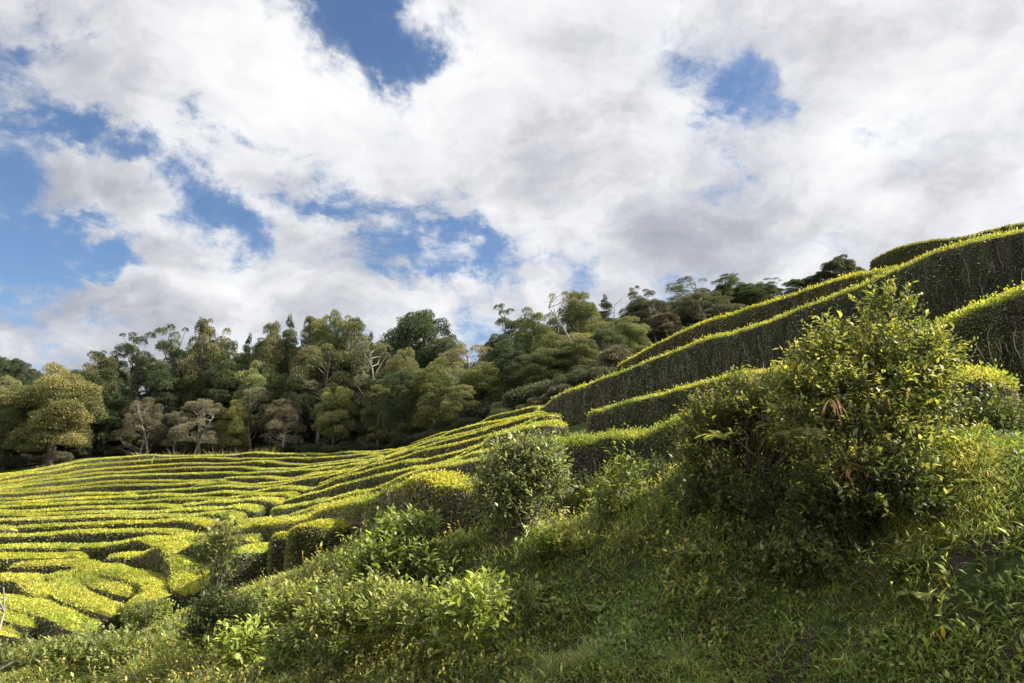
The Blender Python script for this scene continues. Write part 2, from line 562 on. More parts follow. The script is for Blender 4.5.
def ground_mat():
    m = bpy.data.materials.new('hillside_ground')
    m.use_nodes = True
    t = m.node_tree
    p = t.nodes['Principled BSDF']
    g = nd(t, 'ShaderNodeNewGeometry')
    pos = g.outputs['Position']
    f1 = noise(t, pos, 0.9, 8, 0.65)
    f2 = noise(t, pos, 9.0, 6, 0.7)
    f3 = noise(t, pos, 0.35, 4, 0.5)
    c = ramp(t, f2, [(0.3, (.018, .022, .008)), (0.5, (.045, .06, .018)), (0.68, (.09, .11, .03))])
    soil = ramp(t, f2, [(0.3, (.02, .013, .008)), (0.7, (.075, .05, .03))])
    mx = nd(t, 'ShaderNodeMix', data_type='RGBA')
    t.links.new(ramp(t, f1, [(0.5, (0, 0, 0)), (0.62, (1, 1, 1))]), mx.inputs['Factor'])
    t.links.new(c, mx.inputs['A'])
    t.links.new(soil, mx.inputs['B'])
    t.links.new(mx.outputs['Result'], p.inputs['Base Color'])
    p.inputs['Roughness'].default_value = 0.95
    p.inputs['Specular IOR Level'].default_value = 0.1
    b = nd(t, 'ShaderNodeBump')
    b.inputs['Strength'].default_value = 0.7
    b.inputs['Distance'].default_value = 0.06
    t.links.new(f2, b.inputs['Height'])
    t.links.new(b.outputs[0], p.inputs['Normal'])
    return m


# ------------------------------------------------------------------ ground sheet
def build_ground():
    th = np.concatenate([np.linspace(-math.pi, -0.85, 60, endpoint=False), np.linspace(-0.85, 0.85, 620, endpoint=False), np.linspace(0.85, math.pi, 61)])
    r = [0.25]
    while r[-1] < 3500:
        r.append(r[-1] * (1.0155 if r[-1] < 120 else 1.08))
    r = np.array(r)
    T, R = np.meshgrid(th, r)
    x = (R * np.sin(T)).ravel()
    y = (R * np.cos(T)).ravel()
    z = H(x, y)
    v = np.stack([x, y, z], -1)
    nc, nr = len(th), len(r)
    i = np.arange(nr - 1)[:, None] * nc
    j = np.arange(nc - 1)[None]
    q = np.stack([i + j, i + j + 1, i + nc + j + 1, i + nc + j], -1).reshape(-1, 4)[:, ::-1]
    # centre fan closed with a small cap
    cap = np.array([[0, 0, float(H(0.01, 0.01)[0])]])
    v = np.concatenate([v, cap])
    tri = np.array([[len(v) - 1, a + 1, a] for a in range(nc - 1)])
    me = make_mesh('hillside', v, q, None, ground_mat(), True, tri)
    link('hillside', me, kind='structure', label='grassy hillside carrying the tea terraces')


build_ground()


# ------------------------------------------------------------------ hedges
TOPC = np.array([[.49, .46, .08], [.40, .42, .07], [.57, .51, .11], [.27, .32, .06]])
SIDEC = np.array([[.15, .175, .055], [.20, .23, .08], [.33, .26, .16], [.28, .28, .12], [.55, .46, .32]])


def resample(P, ds):
    d = np.r_[0, np.cumsum(np.linalg.norm(np.diff(P, axis=0), axis=1))]
    n = max(4, int(d[-1] / ds))
    # smooth (Catmull-like) through dense linear + gaussian
    s = np.linspace(0, d[-1], n)
    out = np.stack([np.interp(s, d, P[:, k]) for k in range(P.shape[1])], -1)
    m = max(1, min(int(0.7 / ds), (n - 3) // 2))
    ker = np.hanning(2 * m + 3)
    ker /= ker.sum()
    pad = m + 1
    ext = np.concatenate([2 * out[0] - out[1:pad + 1][::-1], out, 2 * out[-1] - out[-pad - 1:-1][::-1]])
    return np.stack([np.convolve(ext[:, k], ker, 'valid') for k in range(P.shape[1])], -1)


def to3(pts):
    a = np.array([at(*p) for p in pts])
    return a[:, :2]


hedge_n = 0


def hedge(xy, h=0.95, w=1.25, label='', group=None, name='tea_hedge', ragged=0.05, dens=1.0, seed=None, stems=False, lit=1.0, cat='hedge', shaggy=0.0, tilt=0.15):
    """clipped tea hedge along a plan path: rounded slab of leaves with yellow young growth on top"""
    global hedge_n
    hedge_n += 1
    rng = np.random.default_rng(1000 + hedge_n if seed is None else seed)
    r0 = np.hypot(xy[:, 0], xy[:, 1]).mean()
    rmin = np.hypot(xy[:, 0], xy[:, 1]).min()
    ds = 0.12 if rmin < 18 else (0.22 if rmin < 30 else 0.35)
    c = resample(xy, ds)
    n = len(c)
    t = unit(np.gradient(c, axis=0))
    s = np.stack([t[:, 1], -t[:, 0]], -1)
    # make side vector +s point to the camera's side
    if (s * c).sum() > 0:
        s = -s
    base = H(c[:, 0], c[:, 1])
    arc = np.r_[0, np.cumsum(np.linalg.norm(np.diff(c, axis=0), axis=1))]
    e = np.minimum(arc, arc[-1] - arc)
    endk = np.sqrt(np.clip(1 - np.clip(1 - e / (0.45 * w), 0, 1) ** 2, 0.02, 1))
    pc = np.stack([c[:, 0], c[:, 1], np.zeros(n)], -1)
    wv = w * (0.86 + 0.28 * vnoise(pc + seed_off(rng), 0.35)) * endk
    hv = h * (0.93 + 0.14 * vnoise(pc + 55, 0.45)) * (0.8 + 0.2 * endk)
    # profile: (side position -1..1, height 0..1)
    prof = [(1.0, -0.12), (1.02, 0.15), (1.03, 0.4), (1.02, 0.65), (0.99, 0.86), (0.90, 0.97), (0.62, 1.02), (0.3, 1.035), (0.0, 1.04), (-0.3, 1.035), (-0.62, 1.02), (-0.9, 0.97), (-1.0, 0.8), (-1.02, 0.4), (-1.0, -0.12)]
    prof = np.array(prof)
    k = len(prof)
    X = c[:, None, :] + s[:, None, :] * (prof[None, :, 0, None] * wv[:, None, None] * 0.5)
    hs = H(X[..., 0].ravel(), X[..., 1].ravel()).reshape(n, k)
    topz = base[:, None] + hv[:, None] + tilt * (hs - base[:, None])
    Z = hs + (topz - hs) * prof[None, :, 1]
    Vt = np.concatenate([X, Z[..., None]], -1).reshape(-1, 3)
    # normals approx
    cen = np.stack([c[:, 0], c[:, 1], base + 0.45 * h], -1)[:, None].repeat(k, 1).reshape(-1, 3)
    nn = unit(Vt - cen)
    rag = ragged * (1.0 if rmin < 17 else 0.6)
    Vt = Vt + nn * ((fbm(Vt, 1.7, 3) - 0.5)[:, None] * 3.2 * rag)
    i = np.arange(n - 1)[:, None] * k
    j = np.arange(k - 1)[None]
    q = np.stack([i + j, i + j + 1, i + k + j + 1, i + k + j], -1).reshape(-1, 4)
    A = Acc()
    jj = np.broadcast_to(j, (n - 1, k - 1)).ravel()
    fc = Vt[q].mean(1)
    n1_ = unit(np.cross(Vt[q[:, 2]] - Vt[q[:, 0]], Vt[q[:, 3]] - Vt[q[:, 1]]))
    flip = (n1_ * (fc - np.repeat(np.stack([c[:, 0], c[:, 1], base + 0.4 * h], -1)[:-1], k - 1, 0))).sum(1) < 0
    n1_[flip] *= -1
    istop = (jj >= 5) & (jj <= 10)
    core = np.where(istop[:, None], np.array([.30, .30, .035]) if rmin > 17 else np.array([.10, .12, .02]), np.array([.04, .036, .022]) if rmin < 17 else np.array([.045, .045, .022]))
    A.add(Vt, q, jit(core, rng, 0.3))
    # end caps
    for row, o in ((0, 1), (n - 1, -1)):
        ring = np.arange(k) + row * k
        m = k // 2
        capq = [[ring[a], ring[a + 1], ring[k - 2 - a], ring[k - 1 - a]] for a in range(m)]
        A.q.append(np.array(capq))
        A.c.append(np.tile([.04, .05, .015], (len(capq), 1)))
    # leaves over the surface
    area = 0.5 * np.linalg.norm(np.cross(Vt[q[:, 2]] - Vt[q[:, 0]], Vt[q[:, 3]] - Vt[q[:, 1]]), axis=1)
    rr = np.hypot(fc[:, 0], fc[:, 1])
    LS = np.clip(rr * 0.0029, 0.048, 0.085)            # leaf length grows with distance only up to what the eye resolves
    per = dens * (2.6 if rmin < 17 else 1.1) * np.where(istop, 1.5, 1.15) / (LS * LS * 0.5)
    back = jj >= 12
    per = per * np.where(back, 0.25, 1.0)
    cnt = rng.poisson(area * per)
    fi = np.repeat(np.arange(len(q)), cnt)
    m = len(fi)
    u1, u2 = rng.random((m, 1)), rng.random((m, 1))
    Q = Vt[q[fi]]
    P = (Q[:, 0] * (1 - u1) + Q[:, 1] * u1) * (1 - u2) + (Q[:, 3] * (1 - u1) + Q[:, 2] * u1) * u2
    nf = n1_[fi]
    tp = istop[fi]
    ls = LS[fi] * rng.uniform(0.7, 1.35, m)
    Dv = unit(nf * np.where(tp, 0.7, 0.8)[:, None] + rand_unit(m, rng) * 0.85 + np.array([0, 0, 1.0]) * np.where(tp, 0.25, 0.1)[:, None])
    P = P - nf * (ls * 0.35)[:, None] + nf * (rng.exponential(1, m) * (0.008 + 0.5 * shaggy * (0.5 + tp)))[:, None]
    v, qq = leaves(P, Dv, ls, ls * rng.uniform(0.4, 0.62, m), rng)
    zf = (P[:, 2] - np.repeat(base[:-1], k - 1)[fi]) / h
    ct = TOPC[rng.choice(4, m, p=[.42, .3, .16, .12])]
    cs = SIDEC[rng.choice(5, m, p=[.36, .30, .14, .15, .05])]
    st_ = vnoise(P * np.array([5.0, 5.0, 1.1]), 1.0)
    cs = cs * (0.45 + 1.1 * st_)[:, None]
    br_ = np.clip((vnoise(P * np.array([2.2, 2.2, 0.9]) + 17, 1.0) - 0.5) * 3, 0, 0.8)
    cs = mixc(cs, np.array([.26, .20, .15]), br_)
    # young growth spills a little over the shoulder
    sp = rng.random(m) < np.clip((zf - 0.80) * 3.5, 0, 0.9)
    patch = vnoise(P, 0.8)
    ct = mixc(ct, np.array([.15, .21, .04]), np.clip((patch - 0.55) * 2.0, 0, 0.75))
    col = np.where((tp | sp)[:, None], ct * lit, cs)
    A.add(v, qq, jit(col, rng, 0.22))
    me = A.mesh(name, M_HEDGE)
    ob = link(name, me, None, label, cat, group)
    kc = rng.uniform(0.84, 1.14)
    ob.color = (kc * rng.uniform(0.95, 1.06), kc, kc * rng.uniform(0.9, 1.3), 1)
    if stems:
        B = Acc()
        L = arc[-1]
        for _ in range(int(L * 34)):
            a = int(rng.integers(1, n - 1))
            off = s[a] * wv[a] * 0.5
            x0 = c[a] + off * rng.uniform(0.96, 1.03)
            zb = H(x0[0], x0[1])[0]
            hh = h * rng.uniform(0.15, 0.55)
            pts = []
            px_, py_ = x0
            z0 = zb + rng.uniform(0, 0.55) * h
            for u in np.linspace(0, 1, 5):
                pts.append((px_ + off[0] * 0.05 * math.sin(u * 3), py_ + off[1] * 0.05 * math.sin(u * 3), min(z0 + u * hh, zb + h * 0.92)))
                px_ += rng.normal() * 0.035
                py_ += rng.normal() * 0.035
            v, qq = tube(pts, np.linspace(0.006, 0.003, 5) * rng.uniform(0.6, 1.4), 4)
            B.add(v, qq, np.array([.34, .29, .2]) * rng.uniform(0.4, 1.3))
        link('bare_stems', B.mesh('bare_stems', M_TWIG_C), ob)
    return ob


def seed_off(rng):
    return rng.random(3) * 40


M_TWIG_C = foliage_mat('twig_wood', 0.85, 0.0, 0.1)

G_BIG = 'tall clipped tea hedges climbing the right slope'
hedge(to3(CR), 1.25, 1.2, 'longest tall tea hedge, running from the far field up to the right edge', G_BIG, stems=True, ragged=0.07, shaggy=0.02, tilt=0.4)
hedge(to3(BR), 1.2, 1.1, 'uphill tea hedge with bright top forming the skyline left of the hilltop', G_BIG, ragged=0.06, shaggy=0.02, tilt=0.4)
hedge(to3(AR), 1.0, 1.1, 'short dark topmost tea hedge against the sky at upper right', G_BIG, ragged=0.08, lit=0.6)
hedge(to3(DR), 1.2, 1.1, 'curving tea hedge starting right of the large leafy shrub below the longest hedge', G_BIG, stems=True, ragged=0.07, shaggy=0.02, tilt=0.35)
hedge(to3(ER), 0.85, 1.1, 'low pointed tea hedge above the grassy gap, ending behind the large shrub', G_BIG, ragged=0.06, shaggy=0.015)
hedge(to3(FR), 1.12, 1.1, 'thick dark faced tea hedge between the silvery shrub and the large leafy shrub', G_BIG, stems=True, ragged=0.07, shaggy=0.02, tilt=0.25)
hedge(to3(FR2), 0.95, 1.1, 'short shaggy tea hedge at the right edge with brown hollow front', G_BIG, stems=True, ragged=0.09, shaggy=0.03)
hedge(to3(R1), 1.0, 1.15, 'nearest long tea hedge curling from the maze to behind the silvery shrub', G_BIG, stems=True, ragged=0.07, shaggy=0.02)

hedge(to3(G_RF[:-1] + [(560, 444, 14.7)]), 0.98, 1.15, 'second tea hedge behind the silvery shrub, sweeping down left to the gully', G_BIG, ragged=0.05)


def interp_rows(Ga, Gb, n, inc_a=True, inc_b=False):
    A_, B_ = to3(Ga), to3(Gb)
    A_, B_ = resample(A_, 0.8), resample(B_, 0.8)
    u = np.linspace(0, 1, 60)

    def rs(P):
        d = np.r_[0, np.cumsum(np.linalg.norm(np.diff(P, axis=0), axis=1))]
        return np.stack([np.interp(u * d[-1], d, P[:, k]) for k in range(2)], -1)
    A_, B_ = rs(A_), rs(B_)
    rows = []
    for i in range(0 if inc_a else 1, n + (1 if inc_b else 0)):
        f = i / n
        rows.append(A_ * (1 - f) + B_ * f)
    return rows


ORD = ['first', 'second', 'third', 'fourth', 'fifth', 'sixth', 'seventh', 'eighth', 'ninth', 'tenth', 'eleventh', 'twelfth', 'thirteenth', 'fourteenth', 'fifteenth', 'sixteenth', 'seventeenth', 'eighteenth', 'nineteenth', 'twentieth']
G_FIELD = 'long clipped tea rows across the left field'
rows = interp_rows(G_L0, G_L1, 9) + interp_rows(G_L1, G_L2, 6, True, True)
rg = np.random.default_rng(5)
for ri, P in enumerate(rows):
    # cut the row in two to four stretches, each shifted a little across the slope
    ns = int(rg.integers(2, 4))
    cuts = np.sort(rg.uniform(0.12, 0.92, ns - 1))
    if ns == 3 and cuts[1] - cuts[0] < 0.12:
        cuts[1] = min(0.95, cuts[0] + 0.15)
    b = [0] + list(cuts) + [1.0]
    t = unit(np.gradient(P, axis=0))
    s = np.stack([-t[:, 1], t[:, 0]], -1)
    for k in range(ns):
        ov = 0.035
        i0 = max(0, int((b[k] - (ov if k else 0)) * 59))
        i1 = min(59, int((b[k + 1]) * 59))
        if i1 - i0 < 3:
            continue
        sh = rg.uniform(-0.35, 0.35)
        uu = np.linspace(0, 1, i1 - i0 + 1)
        tap = sh * (1 if k else 1)
        Q = P[i0:i1 + 1] + s[i0:i1 + 1] * (tap + 0.18 * np.sin(uu * rg.uniform(4, 9) + rg.uniform(0, 6)))[:, None]
        if k == ns - 1:
            # the tip bends down towards the gully
            Q[-4:] -= s[i1 - 3:i1 + 1] * (np.linspace(0, 1, 4) ** 2 * -0.0)[:, None]
        side = ['left stretch', 'middle stretch', 'right stretch'][k if ns == 3 else (0, 2)[k]]
        hedge(Q, 0.92, rg.uniform(0.8, 1.02), '%s tea row below the forest edge in the left field, its %s' % (ORD[ri], side), G_FIELD, 'tea_row', ragged=0.05)

G_FAN = 'tea rows fanning up the slope right of the gully'
fan = interp_rows(G_RB, G_RF, 3, True, False)[::-1] + interp_rows(G_RC, G_RB, 5, True, False)[::-1] + interp_rows(G_RD, G_RC, 4, True, False)[::-1]
for ri, P in enumerate(fan):
    t = unit(np.gradient(P, axis=0))
    s = np.stack([-t[:, 1], t[:, 0]], -1)
    Q = P + s * (0.2 * np.sin(np.linspace(0, rg.uniform(5, 9), 60) + rg.uniform(0, 6)))[:, None]
    hedge(Q, 0.85, rg.uniform(0.9, 1.1), '%s tea row above the long hedges in the fan right of the gully' % ORD[ri], G_FAN, 'tea_row', ragged=0.05)
hedge(to3([(488, 428, 18.5), (520, 423, 18), (566, 424, 17.6)]), 1.0, 1.4, 'short bright topped tea block just above the silvery shrub', G_BIG, 'tea_hedge', shaggy=0.02, stems=True)
hedge(to3([(185, 533, 23.2), (225, 529, 22.8), (258, 525, 22.4)]), 0.85, 1.2, 'short tea row between the gully and the young upright shrub', G_FAN, 'tea_row')
hedge(to3([(215, 521, 25.5), (245, 517, 25.3), (275, 512, 24.6)]), 0.85, 1.2, 'short tapered tea row in the gully above the maze', G_FAN, 'tea_row')

# winding maze at the lower left: plan paths given by pixel and distance of their tops
G_MAZE = 'winding tea hedges of the lower left maze'
for pts, w_, lab in MAZE:
    w_ *= 0.92
    hedge(to3(pts), 0.98, w_, lab, G_MAZE, 'tea_hedge', ragged=0.045)

# ------------------------------------------------------------------ forest tree prototypes
def crown_leaves(cl, per_m2, ls, colA, colB, rng, flat=0.75, mid=None):
    """cl: list of (centre, radii) clumps. Leaves over shells of each clump"""
    A = Acc()
    ls = ls * 0.62
    colA, colB = np.array(colA), np.array(colB)
    colA = (colA * 0.85 + colA.mean() * 0.15) * 1.7
    colB = (colB * 0.85 + colB.mean() * 0.15) * 1.7
    for (c, rd) in cl:
        area = 4 * math.pi * (np.mean(rd)) ** 2
        m = max(20, int(area * per_m2 * 3.6))
        d = rand_unit(m, rng)
        d[:, 2] = np.where(d[:, 2] < -0.35, -d[:, 2], d[:, 2])
        rr = rng.uniform(0.55, 1.08, m) ** 0.6
        lump = 0.72 + 0.56 * vnoise(d * 2.2 + c, 1.0)
        P = c + d * rd * (rr * lump)[:, None]
        # gaps
        keep = vnoise(P, 1.9) > 0.17
        P, d = P[keep], d[keep]
        m = len(P)
        if m == 0:
            continue
        Dv = unit(d * 0.5 + rand_unit(m, rng) * 0.9)
        l_ = ls * rng.uniform(0.6, 1.4, m)
        v, q = leaves(P, Dv, l_, l_ * 0.55, rng)
        tint = np.clip(rng.normal(0.45, 0.3) + rng.normal(size=m) * 0.18, 0, 1)
        A.add(v, q, jit(mixc(colA, colB, tint), rng, 0.2))
    return A


def envelope_clumps(h, rx, z0, n, rc, rng, shape='round'):
    cl = []
    for _ in range(n):
        for _t in range(50):
            u = rng.uniform(0, 1)
            a = rng.uniform(0, 2 * math.pi)
            if shape == 'round':
                env = math.sqrt(max(0, 1 - (2 * u - 0.9) ** 2 / 1.25))
            elif shape == 'cone':
                env = (1 - u) ** 0.75 * 0.95 + 0.12
            elif shape == 'column':
                env = min(1, 1.6 * math.sqrt(max(0, 1 - u))) * min(1, 0.5 + u)
            elif shape == 'dome':
                env = math.sqrt(max(0, 1 - u * u))
            elif shape == 'umbrella':
                env = 1.0 if u > 0.55 else 0.25
            r = rx * env * rng.uniform(0.35, 1.0) ** 0.6
            break
        z = z0 + (h - z0 - rc * 0.5) * u
        k = rng.uniform(0.6, 1.3) * (0.7 if u > 0.85 else 1)
        fl = 0.5 if shape == 'umbrella' else (0.62 if shape == 'cone' else 0.78)
        cl.append((np.array([r * math.cos(a), r * math.sin(a), z]), np.array([rc * k, rc * k, rc * k * fl])))
    return cl


def tree_proto(kind, seed):
    rng = np.random.default_rng(seed)
    h = 10.0
    if kind == 'broadleaf':
        cl = envelope_clumps(h, 2.9, 1.6, 46, 1.0, rng, 'round') + envelope_clumps(h * .93, 2.6, 2.4, 22, 1.15, rng, 'round')
        cols = ((.045, .06, .018), (.12, .12, .035)); ls = 0.2; per = 26; tr = 0.24; nb = 16; lean = 0.4
    elif kind == 'dark':
        cl = envelope_clumps(h, 2.8, 1.2, 46, 1.05, rng, 'round') + envelope_clumps(h * .93, 2.6, 2.2, 22, 1.15, rng, 'round')
        cols = ((.025, .038, .016), (.06, .075, .026)); ls = 0.2; per = 26; tr = 0.24; nb = 14; lean = 0.3
    elif kind == 'conifer':
        cl = envelope_clumps(h, 2.2, 1.0, 60, 0.75, rng, 'cone')
        cl.append((np.array([0, 0, 9.5]), np.array([.4, .4, .8])))
        cols = ((.022, .035, .014), (.055, .065, .02)); ls = 0.18; per = 34; tr = 0.22; nb = 6; lean = 0.1
    elif kind == 'column':
        cl = envelope_clumps(h, 1.8, 1.4, 52, 0.8, rng, 'column')
        cols = ((.035, .048, .016), (.09, .09, .03)); ls = 0.18; per = 30; tr = 0.2; nb = 10; lean = 0.2
    elif kind == 'umbrella':
        cl = envelope_clumps(h, 2.6, 5.2, 24, 0.85, rng, 'umbrella')
        cols = ((.03, .045, .015), (.07, .085, .025)); ls = 0.18; per = 34; tr = 0.2; nb = 18; lean = 0.6
    elif kind == 'dome':
        cl = [(c_ * np.array([rng.uniform(.8, 1.1), 1, 1]) + np.array([0, 0, rng.normal() * .35]), r_ * rng.uniform(.6, 1.2)) for c_, r_ in envelope_clumps(h, 4.6, 2.0, 70, 1.15, rng, 'dome')]
        cols = ((.065, .064, .036), (.118, .110, .062)); ls = 0.22; per = 22; tr = 0.28; nb = 22; lean = 0.5
    elif kind == 'airy':
        cl = envelope_clumps(h, 2.7, 3.4, 34, 0.85, rng, 'round')
        cols = ((.05, .06, .028), (.12, .12, .05)); ls = 0.17; per = 24; tr = 0.2; nb = 22; lean = 0.5
    A = crown_leaves(cl, per, ls, *cols, rng)
    crown = A.mesh(kind + '_crown', M_TREE)
    B = Acc()
    z = np.linspace(-0.6, h * 0.88, 9)
    ph = rng.uniform(0, 6)
    tx = lean * np.sin(z * 0.35 + ph) - lean * math.sin(ph)
    ty = lean * np.cos(z * 0.3 + ph) - lean * math.cos(ph)
    pts = np.stack([tx, ty, z], -1)
    v, q = tube(pts, np.linspace(tr, tr * 0.15, 9), 7)
    B.add(v, q, (.1, .1, .1))
    order = rng.permutation(len(cl))[:nb]
    for i in order:
        c = cl[i][0]
        zs = max(h * 0.12, c[2] - rng.uniform(0.8, 2.2))
        k = np.interp(zs, z, np.arange(9))
        s0 = np.array([np.interp(zs, z, tx), np.interp(zs, z, ty), zs])
        mid = (s0 + c) / 2 + np.array([0, 0, -0.25]) + rng.normal(size=3) * 0.15
        v, q = tube([s0, mid, c], [tr * 0.42 * (1 - zs / h * 0.6), tr * 0.25, tr * 0.08], 5)
        B.add(v, q, (.1, .1, .1))
    trunk = B.mesh(kind + '_trunk', M_PALE if kind in ('airy', 'dome') else M_BARK)
    # true extents
    co = np.empty(len(crown.vertices) * 3, dtype=np.float32)
    crown.vertices.foreach_get('co', co)
    co = co.reshape(-1, 3)
    top = np.percentile(co[:, 2], 99.7)
    wd_ = np.percentile(np.abs(co[:, 0]), 97)
    return dict(crown=crown, trunk=trunk, top=top, wd=wd_)


PR = {}
for kd, nv in (('broadleaf', 4), ('dark', 3), ('conifer', 3), ('column', 3), ('umbrella', 2), ('dome', 4), ('airy', 2)):
    PR[kd] = [tree_proto(kd, 300 + 10 * i + len(kd)) for i in range(nv)]

NAMES = {'broadleaf': ('broadleaf_tree', 'olive green broadleaf tree'), 'dark': ('evergreen_tree', 'dark dense evergreen tree'), 'conifer': ('conifer_tree', 'dark pointed conifer'),
         'column': ('tall_tree', 'tall narrow crowned tree'), 'umbrella': ('pine_tree', 'open flat topped pine'), 'dome': ('dome_tree', 'low tan domed tree'), 'airy': ('thin_tree', 'airy tree with pale branches')}
tree_rng = np.random.default_rng(77)
treecount = 0


def tree(kd, px, top, D, wpx=None, label=None, color=None, group=None, bury=0.0):
    global treecount
    treecount += 1
    pr = PR[kd][int(tree_rng.integers(len(PR[kd])))]
    p = at(px, top, D)
    zg = H(p[0], p[1])[0] - bury
    hgt = max(2.0, p[2] - zg)
    sz = hgt / pr['top']
    sxy = sz if wpx is None else (wpx / 2 * D / F) / pr['wd']
    if wpx is None:
        sxy = sz * tree_rng.uniform(0.85, 1.15)
    nm, kl = NAMES[kd]
    root = bpy.data.objects.new(nm, None)
    C.objects.link(root)
    root.location = (p[0], p[1], zg)
    root.rotation_euler = (0, 0, tree_rng.uniform(0, 6.28))
    root.scale = (sxy, sxy, sz)
    root['label'] = label
    root['category'] = 'tree'
    if group:
        root['group'] = group
    k = tree_rng.uniform(0.8, 1.25)
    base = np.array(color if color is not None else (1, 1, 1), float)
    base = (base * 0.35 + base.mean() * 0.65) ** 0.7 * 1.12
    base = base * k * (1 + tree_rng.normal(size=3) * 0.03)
    for n_, me in (('trunk', pr['trunk']), ('crown', pr['crown'])):
        o = bpy.data.objects.new(n_, me)
        C.objects.link(o)
        o.parent = root
        o.color = (*base, 1) if n_ == 'crown' else (1, 1, 1, 1)
    return root


